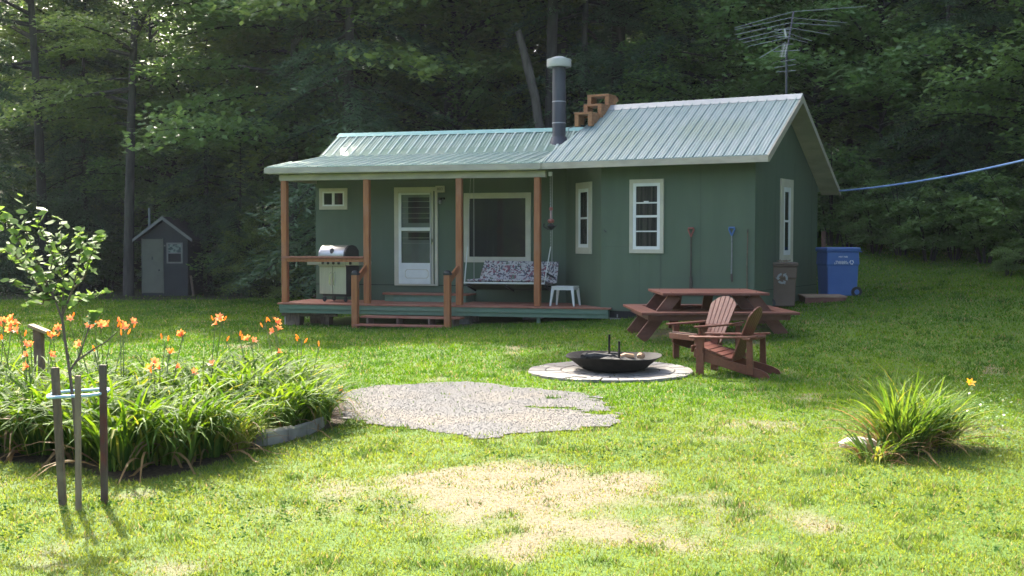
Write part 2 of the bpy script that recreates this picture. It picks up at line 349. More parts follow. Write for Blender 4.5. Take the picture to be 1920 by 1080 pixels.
# ------------------------------------------------------------------ ground
def axis(lo, hi, f0, f1, fine, coarse):
    a = list(np.arange(f0, f1, fine)); s = fine; v = f1
    while v < hi: a.append(v); s = min(s*1.12, coarse); v += s
    a.append(hi); s = fine; v = f0; b = []
    while v > lo:
        s = min(s*1.12, coarse); v -= s; b.append(max(v, lo))
    return np.array(b[::-1]+a)
def make_ground():
    xs = axis(-110, 110, -6, 7, .09, 4); ys = axis(-45, 150, 5.5, 25, .09, 4)
    X, Y = np.meshgrid(xs, ys); Z = gz(X, Y)
    Z = Z+.018*(fbm(X*5, Y*5, 2, 3)-.5)*(Y < 30)
    ny, nx = X.shape; V = np.stack([X, Y, Z], -1).reshape(-1, 3)
    i = np.arange(ny-1)[:, None]*nx+np.arange(nx-1)[None]; Fc = np.stack([i, i+1, i+nx+1, i+nx], -1).reshape(-1, 4)
    me = bpy.data.meshes.new('ground'); me.vertices.add(len(V)); me.vertices.foreach_set('co', V.astype(np.float32).reshape(-1))
    k = len(Fc); me.loops.add(k*4); me.loops.foreach_set('vertex_index', Fc.astype(np.int32).reshape(-1))
    me.polygons.add(k); me.polygons.foreach_set('loop_start', np.arange(0, k*4, 4, dtype=np.int32))
    me.polygons.foreach_set('use_smooth', np.ones(k, bool))
    soil = 1-sstep(pdist(X, Y, BED)+.15*(fbm(X*4, Y*4, 8)-.5), 0, .12)
    rc = gnd(1715, 845); soil = np.maximum(soil, 1-sstep(np.hypot((X-rc.x)/1.0, Y-rc.y-.1)+.2*(fbm(X*4, Y*4, 8)-.5), .32, .5))
    st = np.ones((len(V), 4), np.float32); st[:, 0] = dry_mask(X, Y).ravel(); st[:, 1] = forest_mask(X, Y).ravel(); st[:, 2] = soil.ravel()
    at_ = me.attributes.new('mask', 'FLOAT_COLOR', 'POINT'); at_.data.foreach_set('color', st.reshape(-1)); me.update()
    m = bpy.data.materials.new('lawn_ground'); m.use_nodes = True; N = m.node_tree.nodes; L = m.node_tree.links; b = N['Principled BSDF']
    b.inputs['Roughness'].default_value = .9; b.inputs['Specular IOR Level'].default_value = .15
    a_ = N.new('ShaderNodeAttribute'); a_.attribute_name = 'mask'; se = N.new('ShaderNodeSeparateColor'); L.new(a_.outputs['Color'], se.inputs[0])
    tc = N.new('ShaderNodeTexCoord')
    def ramp(scale, c1, c2, lo=.35, hi=.65, det=8):
        n = N.new('ShaderNodeTexNoise'); n.inputs['Scale'].default_value = scale; n.inputs['Detail'].default_value = det; L.new(tc.outputs['Object'], n.inputs['Vector'])
        r = N.new('ShaderNodeValToRGB'); r.color_ramp.elements[0].position = lo; r.color_ramp.elements[1].position = hi
        r.color_ramp.elements[0].color = (*c1, 1); r.color_ramp.elements[1].color = (*c2, 1); L.new(n.outputs['Fac'], r.inputs[0]); return r.outputs[0], n.outputs['Fac']
    def mix(f, x, y):
        q = N.new('ShaderNodeMix'); q.data_type = 'RGBA'; L.new(f, q.inputs[0]); L.new(x, q.inputs[6]); L.new(y, q.inputs[7]); return q.outputs[2]
    g1, nf = ramp(22, (.040,.090,.012), (.095,.15,.024)); g2, _ = ramp(1.3, (.045,.095,.016), (.09,.13,.026), .4, .7)
    q = N.new('ShaderNodeMix'); q.data_type = 'RGBA'; q.inputs[0].default_value = .5; L.new(g1, q.inputs[6]); L.new(g2, q.inputs[7]); grass = q.outputs[2]
    sand, ns = ramp(45, (.12,.098,.066), (.19,.162,.115), .3, .7); floor, _ = ramp(9, (.018,.017,.010), (.06,.055,.025)); fl2, _ = ramp(.7, (.02,.03,.012), (.05,.07,.022), .45, .65)
    q2 = N.new('ShaderNodeMix'); q2.data_type = 'RGBA'; q2.inputs[0].default_value = .5; L.new(floor, q2.inputs[6]); L.new(fl2, q2.inputs[7])
    soilc, _ = ramp(30, (.022,.016,.011), (.07,.05,.033))
    c = mix(se.outputs[0], grass, sand); c = mix(se.outputs[1], c, q2.outputs[2]); c = mix(se.outputs[2], c, soilc)
    L.new(c, b.inputs['Base Color'])
    bp = N.new('ShaderNodeBump'); bp.inputs['Strength'].default_value = .7; bp.inputs['Distance'].default_value = .02; L.new(ns, bp.inputs['Height']); L.new(bp.outputs[0], b.inputs['Normal'])
    me.materials.append(m); o = bpy.data.objects.new('ground', me); C.objects.link(o); tag(o, kind='structure')
make_ground()
# gravel pad
def sheet(name, mask, x0, x1, y0, y1, st, mat, h):
    xs = np.arange(x0, x1, st); ys = np.arange(y0, y1, st); X, Y = np.meshgrid(xs, ys); m = mask(X, Y)
    X, Y = X[m], Y[m]; q = []
    for dx, dy in ((0,0),(1,0),(1,1),(0,1)):
        xx, yy = X+dx*st, Y+dy*st; q.append(np.stack([xx, yy, gz(xx, yy)+h], -1))
    o = np_mesh(name, np.stack(q, 1), 4, mat)
    bm = bmesh.new(); bm.from_mesh(o.data); bmesh.ops.remove_doubles(bm, verts=bm.verts, dist=.001); bm.to_mesh(o.data); bm.free()
    return tag(o, kind='structure')
mGravel = M_('grey_gravel', (.105,.104,.103), (.17,.168,.163), 60, .97, bump=.35, spec=.05, detail=4, lo=.3, hi=.7, c3=(.18,.16,.13), s3=.8, t3=(.45,.72))
def padmask(x, y):
    d = pdist(x, y, PAD)+.25*(fbm(x*1.8, y*2.6, 40, 5)-.5)+.22*(fbm(x*7, y*7, 41, 3)-.5)
    hole = sstep(fbm(x*2.2, y*6.5, 77, 5)+.28*np.exp(-((x-.9)/.6)**2-((y-12.4)/.7)**2), .80, .82)
    return (d < 0) & (hole < .5)
px_ = [p[0] for p in PAD]; py_ = [p[1] for p in PAD]
sheet('gravel_pad', padmask, min(px_)-.2, max(px_)+.2, min(py_)-.2, max(py_)+.2, .028, mGravel, .010)
rng = np.random.default_rng(7)
def stones(n, P, size, mat, name):
    x = rng.uniform(min(p[0] for p in P), max(p[0] for p in P), n); y = rng.uniform(min(p[1] for p in P), max(p[1] for p in P), n)
    k = padmask(x, y); x, y = x[k], y[k]; n = len(x); s = size*rng.uniform(.6, 1.5, n); z = gz(x, y)+.011
    oc = np.array([(1,0,0),(0,1,0),(-1,0,0),(0,-1,0),(0,0,.8)]); a = rng.uniform(0, 6.28, n)
    c, d = np.cos(a), np.sin(a); P_ = np.stack([oc[None,:,0]*c[:,None]-oc[None,:,1]*d[:,None], oc[None,:,0]*d[:,None]+oc[None,:,1]*c[:,None], np.repeat(oc[None,:,2], n, 0)*rng.uniform(.5,1.1,(n,1))], -1)*s[:,None,None]*rng.uniform(.6,1.2,(n,5,1))
    P_ += np.stack([x, y, z], -1)[:, None]
    T = np.stack([P_[:, [i, (i+1) % 4, 4]] for i in range(4)], 1).reshape(-1, 3, 3)
    sh = rng.uniform(.12, .21, n); col = np.stack([sh*1.05, sh, sh*.94], -1)
    return tag(np_mesh(name, T, 3, mat, col=np.repeat(col, 4, 0)), 'loose grey gravel stones spread over the parking pad', 'gravel', kind='stuff')
mStone = bpy.data.materials.new('gravel_stone'); mStone.use_nodes = True
_a = mStone.node_tree.nodes.new('ShaderNodeAttribute'); _a.attribute_name = 'tint'; mStone.node_tree.links.new(_a.outputs['Color'], mStone.node_tree.nodes['Principled BSDF'].inputs['Base Color']); mStone.node_tree.nodes['Principled BSDF'].inputs['Roughness'].default_value = .9
stones(22000, PAD, .0065, mStone, 'loose_gravel')
# round paving under the fire bowl
def paving():
    r0 = random.Random(3); mb = MB(); T = Matrix.Translation((PIT.x, PIT.y, 0))
    sheet('paving_base', lambda x, y: np.hypot(x-PIT.x, y-PIT.y) < 1.05, PIT.x-1.2, PIT.x+1.2, PIT.y-1.2, PIT.y+1.2, .04, mDirt, .028)
    for ri, (ra, rb) in enumerate([(.05,.24),(.255,.44),(.455,.64),(.655,.84),(.855,1.08)]):
        n = int(2*math.pi*(ra+rb)/2/.21)
        for k in range(n):
            a0 = 2*math.pi*(k+.04)/n+ri*.4; a1 = 2*math.pi*(k+.96)/n+ri*.4; st = 3
            pts = [(ra, a0+(a1-a0)*j/st) for j in range(st+1)]+[(rb, a1-(a1-a0)*j/st) for j in range(st+1)]
            rb_j = r0.uniform(-.01, .01)
            P = []
            for r, t in pts:
                x = PIT.x+(r+(rb_j if r == rb and ri == 4 else 0))*math.cos(t); y = PIT.y+r*math.sin(t); P.append((x, y, G(x, y)+.0))
            h = .032+r0.uniform(0, .010); mb.prism(P, (0, 0, h))
    mb.build('round_paving', mPaver, kind='structure', bevel=.004)
paving()
# ------------------------------------------------------------------ cabin
PH1 = math.degrees(math.atan2(1.5, 5.33))
F1 = TR(.51, 24.0, 0, -PH1)                 # x along the porch, y towards the back
F2 = TR(.53, 23.80, 0, -30)                 # wing: x along its eave, y towards the back
def S(Fr, px, w, py=450):
    r = ray(px, py); k = r.x/r.y; o = Fr.translation; u = Fr.col[0]; v = Fr.col[1]
    return (k*(o.y+w*v.y)-(o.x+w*v.x))/(u.x-k*u.y)
def Z(Fr, px, w, py):
    s = S(Fr, px, w, py); p = Fr @ Vector((s, w, 0)); return at(px, py, p.y).z
cabin = thing('cabin', F1, 'small green cabin with pale metal roofs, open front porch and a gabled right wing', 'cabin')
WL, EV, W5 = S(F1, 592, 1.5), -.25, 1.5
MB(F1).prism([(WL,1.5,.36),(WL,5.1,.36),(WL,5.1,3.22),(WL,3.3,4.16),(WL,2.2,3.58),(WL,1.5,3.46)], (1.9-WL,0,0)).build('wall', mSid, cabin)
MB(F2).prism([(1.127,.5,.36),(1.127,4.6,.36),(1.127,4.6,2.90),(1.127,2.07,4.44),(1.127,.5,3.46)], (4.26-1.127,0,0)).build('wall', mSid, cabin)
pB = F1 @ Vector((.243, 1.5, 0)); pA = F2 @ Vector((1.127, .5, 0))
F3a = math.degrees(math.atan2(pA.y-pB.y, pA.x-pB.x)); F3 = TR(pB.x, pB.y, 0, F3a); L3 = (pA-pB).length
MB(F3).prism([(0,0,.36),(L3,0,.36),(L3-.3,1.2,.36)], (0,0,3.10)).build('wall', mSid, cabin, label='angled wall section between porch and wing')
pC = F2 @ Vector((4.26, .5, 0)); F4 = TR(pC.x, pC.y, 0, 60)
# siding seams, dark ledge under the wing window
sm = MB(F2); sm.box(S(F2,1225,.49), 4.262, .475, .4995, Z(F2,1300,.49,553)-.012, Z(F2,1300,.49,553)+.018); sm.build('ledge_board', mBlack, cabin)
sm = MB(F4); sm.box(.3, 4.1, -.006, -.0005, .80, .806); sm.build('siding_seam', mDark, cabin)
sm = MB(F1); zs = Z(F1,640,1.5,533); sm.box(WL, S(F1,740,1.5), 1.492, 1.4995, zs-.008, zs+.008); sm.box(S(F1,822,1.5), .24, 1.492, 1.4995, zs-.008, zs+.008); sm.build('siding_seam', mDark, cabin)
pm = M_('panel_joint', (.068,.092,.064), rough=.8)
for Fr, w_, xs_, z0_, z1_ in ((F2, .5, (1.95, 3.20), .37, 3.40), (F1, 1.5, (-4.25, -3.03, -1.81, -.59), .43, 3.40), (F4, 0, (1.22, 2.44, 3.66), .37, 3.3)):
    for x_ in xs_:
        if Fr is F1 and (D0c := S(F1, 741, 1.5)) < x_ < S(F1, 822, 1.5): continue
        MB(Fr).box(x_-.003, x_+.003, w_-.003, w_-.0005, z0_, min(z1_, 3.3)).build('panel_joint', pm, cabin)
MB(F2).box(S(F2,1237,.49), S(F2,1240,.49), .4965, .4995, .8, 1.62).build('panel_joint', pm, cabin)
MB(F2).box(1.2, S(F2,1240,.49), .4965, .4995, 1.618, 1.624).build('panel_joint', pm, cabin)
hk = F2; MB(F2).tube([(1.20,.49,1.93),(1.22,.44,1.95),(1.27,.44,1.90)], .010, 5).build('wall_hook', mBlack, cabin)
# corner trim
MB(F2).box(4.20, 4.263, .494, .4995, .36, 3.44).build('corner_trim', mSid, cabin)
# floor joists under the wing
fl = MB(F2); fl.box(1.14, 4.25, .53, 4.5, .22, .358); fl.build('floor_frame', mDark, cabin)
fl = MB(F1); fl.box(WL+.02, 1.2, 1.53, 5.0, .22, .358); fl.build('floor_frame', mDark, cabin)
# porch roof and main roof
EZ, TW, TZ, RW, RZ = 3.27, 2.2, 3.66, 3.3, 4.24
sE, sT = S(F1, 497, EV, 316), S(F1, 600, TW, 292)
sER = S(F1, 1012, EV, 308)
def slab(T, poly, th, name, mat, parent, label=None):
    return MB(T).prism(poly, (0,0,-th)).build(name, mat, parent, label=label)
porch_roof = slab(F1, [(sE,EV,EZ),(sER,EV,EZ),(1.9,TW,TZ),(sT,TW,TZ)], .025, 'porch_roof', mRoofP, cabin)
mR = MB(F1); s = sE+.06
while s < 1.8:
    if s < sT: t1 = (s-sE)/(sT-sE); a0, a1 = EV, EV+t1*(TW-EV)
    elif s > sER: t0 = (s-sER)/(1.9-sER); a0, a1 = EV+t0*(TW-EV), TW
    else: a0, a1 = EV, TW
    zf = lambda w: EZ+(w-EV)*(TZ-EZ)/(TW-EV)
    mR.beam((s,a0,zf(a0)+.008),(s,a1-.01,zf(a1-.01)+.008), .035, .022)
    for q in (.075, .15):
        if s+q < sER: mR.beam((s+q,a0,zf(a0)+.002),(s+q,a1-.03,zf(a1-.03)+.002), .018, .010)
    s += .228
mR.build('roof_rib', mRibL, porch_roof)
sRE = S(F1, 1095, RW, 245)
main_roof = slab(F1, [(sT,TW-.03,TZ-.003),(1.6,TW-.03,TZ-.003),(sRE,RW,RZ),(sT,RW,RZ)], .03, 'main_roof', mRoofP, cabin)
slab(F1, [(sT,RW,RZ),(sRE,RW,RZ),(sRE,5.35,3.16),(sT,5.35,3.16)], .03, 'main_roof', mRoofP, cabin, 'rear slope of the low roof')
mR = MB(F1); s = sT+.06
while s < .9:
    mR.beam((s,TW+.03,TZ+.022),(s,RW-.09,RZ-.035), .045, .035)
    for q in (.08, .15): mR.beam((s+q,TW+.03,TZ+.018),(s+q,RW-.09,RZ-.045), .016, .012)
    s += .228
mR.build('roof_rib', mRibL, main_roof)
MB(F1).prism([(sT-.01,RW-.16,RZ-.055),(sT-.01,RW,RZ+.045),(sT-.01,RW+.16,RZ-.055),(sT-.01,RW,RZ+.015)], (sRE-sT,0,0)).build('ridge_cap', M_('ridge_cap_green', (.28,.50,.47), (.34,.56,.52), 3, .35, .3), main_roof)
MB(F1).prism([(sT-.02,TW-.05,TZ-.03),(sT-.02,RW,RZ+.0),(sT-.02,RW,RZ-.14),(sT-.02,TW-.05,TZ-.15)], (.025,0,0)).build('rake_trim', mSkirt, main_roof)
# porch fascia, beam, ceiling
fc = MB(F1); fc.box(sE-.01, sER+.02, EV-.03, EV-.003, EZ-.125, EZ-.012)
fc.prism([(sE-.01,EV,EZ-.015),(sT-.03,TW,TZ-.015),(sT-.03,TW,TZ-.12),(sE-.01,EV,EZ-.125)], (.028,0,0)).build('fascia', mFascia, cabin)
S1, S2, S3, S4 = [S(F1, p, 0) for p in (534.5, 688.5, 861.5, 1008)]
MB(F1).box(S(F1,524,-.08), S(F1,1022,-.08), -.075, .06, 3.0, 3.125).build('porch_beam', mFascia, cabin)
MB(F1).prism([(sE+.05,EV+.01,3.146),(sE+.05,1.49,3.46),(sE+.05,1.49,3.42),(sE+.05,EV+.01,3.13)], (sER-sE-.1,0,0)).build('porch_ceiling', mCream, cabin)
MB(F1).box(S1-.05, S1+.05, .06, 1.49, 3.0, 3.12).build('porch_beam', mFascia, cabin)
for sp in (S1, S2, S3, S4):
    MB(F1).box(sp-.062, sp+.062, -.062, .062, .425, 2.998).build('porch_post', mRedw, cabin, bevel=.006)
# deck
dL, dR = S(F1, 522, -.13), S(F1, 1146, -.13)
dk = MB(F1); w = -.15; k = 0
while w < 1.35:
    dk.box(dL-.03, dR+(0 if w < .1 else -.10), w, w+.135, .385+.002*(k % 2), .42+.002*(k % 3)); w += .142; k += 1
deck = dk.build('deck_floor', mRedwT, cabin, bevel=.004)
sk = MB(F1); sk.box(dL, dR-.08, -.13, -.10, .29, .384); sk.box(dL+.01, dR-.08, -.10, -.075, .205, .29); sk.box(dR-.08, dR-.055, -.12, .25, .205, .384); sk.box(dL, dL+.03, -.10, 1.45, .205, .384)
sk.build('deck_skirt', mSkirt, cabin, bevel=.003)
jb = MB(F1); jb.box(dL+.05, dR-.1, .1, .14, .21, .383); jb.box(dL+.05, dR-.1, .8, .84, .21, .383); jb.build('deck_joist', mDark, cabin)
for px, w, zt, mt, hw in ((545, .15, .12, mConc, .11), (552, .15, .26, mOldW, .16), (600, .9, .20, mOldW, .2), (612, .3, .21, mOldW, .10), (1010, .0, .21, mSkirt, .035), (870, .3, .20, mConc, .15), (880, .9, .2, mConc, .18), (1000, 1.2, .2, mConc, .2)):
    s = S(F1, px, w); p = F1 @ Vector((s, w, 0)); g = G(p.x, p.y)-.05
    if zt-.0 > g+.05: MB(F1).box(s-hw, s+hw, w-min(hw,.12), w+min(hw,.12), g, zt).build('pier', mt, cabin, bevel=.008)
bl = MB(F1)
s = S(F1, 545, .1); bl.box(s-.2, s+1.05, .05, .15, .13, .205); bl.build('deck_beam', mOldW, cabin)
for px, dz, q in ((1163, .0, .20), (1172, .13, .16), (1158, .22, .22), (1240, .1, .3), (1330, .1, .3), (1400, .0, .3)):
    s = S(F2, px, .6); p = F2 @ Vector((s, .6, 0)); g = G(p.x, p.y)-.03+dz
    if g < .33: MB(F2 @ Matrix.Translation((s, .66, 0)) @ Matrix.Rotation(R(q*30), 4, 'Z')).box(-q, q, -.12, .15, g, min(g+.12, .219)).build('pier', mConc, cabin, bevel=.01)
# front steps with rails
wP = -.60
for k, px in enumerate((665.5, 839)):
    s = S(F1, px, wP); p = F1 @ Vector((s, wP, 0)); g = G(p.x, p.y)-.05; zt = Z(F1, px, wP, 513)
    po = MB(F1).box(s-.062, s+.062, wP-.062, wP+.062, g, zt).build('stair_post', mRedw, cabin, bevel=.006)
    c = MB(F1); c.box(s-.072, s+.072, wP-.072, wP+.072, zt-.03, zt+.02); c.lathe([(.07,0),(.062,.03),(.03,.045),(0,.05)], (s, wP, zt+.02), 12); c.build('post_cap', mBlack, po)
    q = S2 if k == 0 else S3
    MB(F1).beam((s+.02, wP+.05, zt-.13), (q-.01, -.06, Z(F1, 688, 0, 500)-.02), .045, .14).build('handrail', mRedw, cabin, bevel=.005)
sa, sb = S(F1, 672, -.45), S(F1, 833, -.45)
g0 = G(*(F1 @ Vector((sa, -.6, 0))).xy)
MB(F1).box(S(F1,677,-.4), S(F1,864,-.4), -.46, -.16, .155, .195).build('stair_tread', mRedwT, cabin, bevel=.005)
MB(F1).box(sa-.03, sb+.05, -.68, -.42, .0, .04).build('stair_tread', mRedwT, cabin, bevel=.005)
for t in (.1, .42, .75, 1.0):
    s = sa+(sb-sa+.2)*t; MB(F1).box(s-.02, s+.02, -.5, -.17, -.08, .154).build('stair_stringer', mOldW, cabin)
# porch side rail
rz1, rz2 = Z(F1, 600, 0, 480.5), Z(F1, 600, 0, 491)
rl = MB(F1); rl.box(S1+.064, S2-.064, -.055, .02, rz2, rz1-.045); rl.build('porch_rail', mRedw, cabin, bevel=.004)
MB(F1).box(S1-.03, S2-.064, -.09, .07, rz1-.042, rz1).build('rail_cap', mRedwT, cabin, bevel=.004)
# inner door step
a, b_ = S(F1, 709, 1.0), S(F1, 880, 1.0)
stp = MB(F1).prism([(a+.0,1.25,.565),(a+.10,.98,.565),(a+.35,.90,.565),(b_-.05,.90,.565),(b_,.98,.565),(b_,1.49,.565),(a,1.49,.565)], (0,0,.035)).build('door_step', mRedwT, cabin, bevel=.004)
MB(F1).prism([(a+.05,1.25,.425),(a+.14,1.02,.425),(a+.37,.94,.425),(b_-.07,.94,.425),(b_-.04,1.0,.425),(b_-.04,1.49,.425),(a+.05,1.49,.425)], (0,0,.138)).build('step_riser', mSkirt, stp)
# windows
def window(Fr, w, px0, px1, py0, py1, kind, frame=mCream, sash=mWhite, t=.085, t2=.04, double=True):
    s0, s1 = S(Fr, px0, w), S(Fr, px1, w); z1 = (Z(Fr, px0, w, py0)+Z(Fr, px1, w, py0))/2; z0 = (Z(Fr, px0, w, py1)+Z(Fr, px1, w, py1))/2
    f = MB(Fr); o = w-.035
    f.box(s0, s1, o, w-.001, z1-t, z1); f.box(s0, s1, o, w-.001, z0, z0+t)
    f.box(s0, s0+t, o, w-.001, z0+t, z1-t); f.box(s1-t, s1, o, w-.001, z0+t, z1-t)
    wn_ = f.build('window', frame, cabin, bevel=.004)
    a, b, c, d = s0+t, s1-t, z0+t, z1-t
    g = MB(Fr); y0, y1 = w-.028, w-.008
    for (q0, q1, q2, q3) in ((a,a+t2,c,d),(b-t2,b,c,d),(a+t2,b-t2,c,c+t2),(a+t2,b-t2,d-t2,d)): g.box(q0, q1, y0, y1, q2, q3)
    a, b, c, d = a+t2, b-t2, c+t2, d-t2; m_ = (c+d)/2
    if kind == 'hung4':
        for zz, hh in ((m_, .022), ((m_+d)/2-.03, .014), ((m_+c)/2, .012)): g.box(a, b, y0-.002, y1-.002, zz-hh, zz+hh)
        g.box((a+b)/2-.05, (a+b)/2+.05, y0-.014, y0-.003, (m_+d)/2-.02, (m_+d)/2+.005)
    if kind == 'hung2': g.box(a, b, y0-.002, y1-.002, m_-.02, m_+.02)
    if kind == 'slide': g.box((a+b)/2-.03, (a+b)/2+.03, y0-.002, y1-.002, c, d)
    g.build('sash', sash, wn_)
    MB(Fr).box(a-.005, b+.005, w-.007, w-.002, c-.005, d+.005).build('curtain' if kind in ('hung4', 'hung2') else 'dark_interior', mCurt if kind in ('hung4', 'hung2') else mDark, wn_)
    MB(Fr).quad((a,w-.014,c),(b,w-.014,c),(b,w-.014,d),(a,w-.014,d)).build('pane', mGlass, wn_)
    return wn_
window(F1, 1.5, 600, 652.5, 353, 393, 'slide', t=.075, t2=.035)
pw = window(F1, 1.5, 870.5, 996, 361.5, 492, 'pic', t=.085, t2=.035, sash=mCream)
window(F3, 0, 1082, 1110.5, 342, 476, 'hung2', t=.13, t2=.07)
window(F2, .5, 1181, 1245, 336, 475, 'hung4', t=.075, t2=.06)
window(F4, 0, 1461.5, 1484, 336, 493, 'hung2', t=.16, t2=.09, frame=mCream)
# things seen inside the picture window
s0, s1 = S(F1, 884, 1.5), S(F1, 986, 1.5)
k = MB(F1)
for i in range(7):
    x = s0+.02+i*.035; k.box(x, x+.022, 1.4875, 1.491, Z(F1,900,1.5,482), Z(F1,900,1.5,372))
k.build('curtain', M_('dim_drape', (.018,.018,.022), rough=.9), pw)
# storm door
D0, D1, Dz1, Dz0 = S(F1, 740.5, 1.5), S(F1, 822, 1.5), Z(F1, 780, 1.5, 351), Z(F1, 780, 1.5, 535.5)
f = MB(F1); t = .10
f.box(D0, D1, 1.455, 1.499, Dz1-.09, Dz1); f.box(D0, D0+t, 1.455, 1.499, Dz0, Dz1-.09); f.box(D1-.07, D1, 1.455, 1.499, Dz0, Dz1-.09)
f.box(D1-.155, D1-.105, 1.462, 1.499, Dz0, Dz1-.09); f.box(D0+t, D1-.155, 1.462, 1.499, Dz1-.125, Dz1-.09)
f.box(D0+t, D1-.07, 1.44, 1.499, Dz0, Dz0+.035)
f.build('door_frame', mCream, cabin, bevel=.004)
a, b_ = D0+t+.01, D1-.16; zb, zt = Dz0+.04, Dz1-.13
gx0, gx1 = S(F1, 753, 1.45), S(F1, 806.5, 1.45); h1, h2, h3, h4 = [Z(F1, 780, 1.45, q) for q in (365, 426.5, 433, 493)]
d = MB(F1); y0, y1 = 1.43, 1.46
d.box(a, gx0, y0, y1, zb, zt); d.box(gx1, b_, y0, y1, zb, zt); d.box(gx0, gx1, y0, y1, h1, zt); d.box(gx0, gx1, y0, y1, h3, h2); d.box(gx0, gx1, y0, y1, zb, h4)
door = d.build('door', mWhite, cabin, bevel=.003)
q0, q1 = S(F1, 760, 1.42), S(F1, 802, 1.42); v0, v1 = Z(F1, 780, 1.42, 521), Z(F1, 780, 1.42, 506); c_ = .04
oct_ = lambda o, y: [(q0+c_-o,y,v0-o),(q1-c_+o,y,v0-o),(q1+o,y,v0+c_-o),(q1+o,y,v1-c_+o),(q1-c_+o,y,v1+o),(q0+c_-o,y,v1+o),(q0-o,y,v1-c_+o),(q0-o,y,v0+c_-o)]
MB(F1).prism(oct_(.012, 1.424), (0,.0055,0)).build('raised_panel', mCream, door)
MB(F1).prism(oct_(0, 1.420), (0,.0095,0)).build('raised_panel', mWhite, door, bevel=.002)
MB(F1).quad((gx0,1.445,h4),(gx1,1.445,h4),(gx1,1.445,h1),(gx0,1.445,h1)).build('pane', mGlass, door)
mb = MB(F1); mb.box(gx0, gx1, 1.490, 1.494, h4-.02, h1+.02); mb.build('inner_door', M_('inner_door_paint', (.30,.30,.26), (.24,.24,.20), 3), door)
mb = MB(F1); wx = (gx1-gx0); mb.box(gx0+wx*.22, gx1-.03, 1.480, 1.489, Z(F1,780,1.5,418)+.0, h1-.06)
mb.build('dark_interior', mDark, door)
mb = MB(F1); mb.box(gx0+wx*.22, gx1-.03, 1.480, 1.489, Z(F1,780,1.5,450), Z(F1,780,1.5,436)); mb.build('dark_interior', mDark, door)
mb = MB(F1)
for yy in (378, 389, 400, 409, 446, 456): mb.box(gx0+.01, gx1-.01, 1.470, 1.476, Z(F1,780,1.5,yy)-.006, Z(F1,780,1.5,yy)+.006)
mb.build('blind_slat', mCream, door)
hp = S(F1, 810, 1.42); hz = Z(F1, 810, 1.42, 452)
h = MB(F1); h.tube([(hp,1.43,hz-.09),(hp,1.395,hz-.07),(hp,1.395,hz+.05),(hp,1.43,hz+.07)], .008, 6); h.box(hp-.015, hp+.015, 1.42, 1.43, hz-.03, hz+.05); h.build('handle', mChrome, door)
# number plaque and porch lamp
def text(body, size, M, mat, parent, name, thick=.001):
    cu = bpy.data.curves.new(name, 'FONT'); cu.body = body; cu.size = size; cu.extrude = thick; cu.align_x = 'CENTER'; cu.align_y = 'CENTER'
    to = bpy.data.objects.new(name, cu); C.objects.link(to); bpy.context.view_layer.update()
    me = bpy.data.meshes.new_from_object(to.evaluated_get(bpy.context.evaluated_depsgraph_get())); C.objects.unlink(to); bpy.data.objects.remove(to)
    me.transform(WM[parent.name].inverted() @ M if parent else M); me.materials.clear(); me.materials.append(mat)
    o = bpy.data.objects.new(name, me); C.objects.link(o)
    if parent: o.parent = parent
    return o
UP = Matrix.Rotation(R(90), 4, 'X')
a, b_ = S(F1, 818.5, 1.49), S(F1, 835.5, 1.49); z0, z1 = Z(F1, 827, 1.49, 361), Z(F1, 827, 1.49, 348.5)
pl = MB(F1).box(a, b_, 1.425, 1.4535, z0, z1).build('number_plaque', mCream, cabin, bevel=.003)
text('803', (z1-z0)*.62, F1 @ Matrix.Translation(((a+b_)/2, 1.423, (z0+z1)/2)) @ UP, mDig, pl, 'house_number')
lp = S(F1, 828, 1.45); lz = Z(F1, 828, 1.45, 373)
l = MB(F1); l.box(lp-.06, lp+.06, 1.40, 1.499, lz-.01, lz+.03); l.tube([(lp,1.42,lz+.01),(lp+.0,1.38,lz-.03)], .03, 8); l2 = l.build('porch_lamp', mBlack, cabin)
MB(F1).lathe([(.03,0),(.04,-.03),(.035,-.07),(0,-.085)], (lp, 1.38, lz-.03), 12).build('lamp_glass', M_('frosted_glass', (.25,.27,.27), rough=.3), l2)
sx_ = S(F1, 1031, -.05); e_ = MB(F1); e_.box(sx_-.03, sx_+.03, -.05, .0, 3.02, 3.10); e_.build('junction_box', mPlastW, cabin)
# wing roof
WE, WZ, WR, WRZ, WB, WBZ, WS = 0, 3.28, 2.07, 4.54, 4.89, 2.81, 4.646
sl = (WRZ-WZ)/WR; WLr = .60
wr = slab(F2, [(-.02,0,WZ),(WS,0,WZ),(WS,WR,WRZ),(WLr,WR,WRZ)], .03, 'wing_roof', mRoofW, cabin)
slab(F2, [(WLr,WR,WRZ),(WS,WR,WRZ),(WS,WB,WBZ),(WLr,WB,WBZ)], .03, 'wing_roof', mRoofW, cabin, 'rear slope of the wing roof')
mR = MB(F2); m2 = MB(F2); s = WS-.07
while s > .02:
    r1 = WR-.10 if s > WLr else WR*(s+.02)/(WLr+.02)-.02
    mR.beam((s,-.01,WZ+.006),(s,r1,WZ+sl*r1+.008), .020, .026)
    for q in (.065, .13):
        if s-q > .05:
            rr = WR-.10 if s-q > WLr else WR*(s-q)/(WLr+.02)-.02
            m2.beam((s-q,-.01,WZ+.001),(s-q,rr,WZ+sl*rr+.003), .016, .010)
    s -= .193
mR.build('roof_rib', mRib, wr); m2.build('minor_rib', mRoofW, wr)
MB(F2).prism([(WLr-.03,WR-.17,WRZ-.09),(WLr-.03,WR,WRZ+.035),(WLr-.03,WR+.17,WRZ-.09),(WLr-.03,WR,WRZ+.01)], (WS-WLr+.05,0,0)).build('ridge_cap', M_('ridge_cap_grey', (.32,.36,.38), (.37,.40,.42), 3, .3, .4), wr)
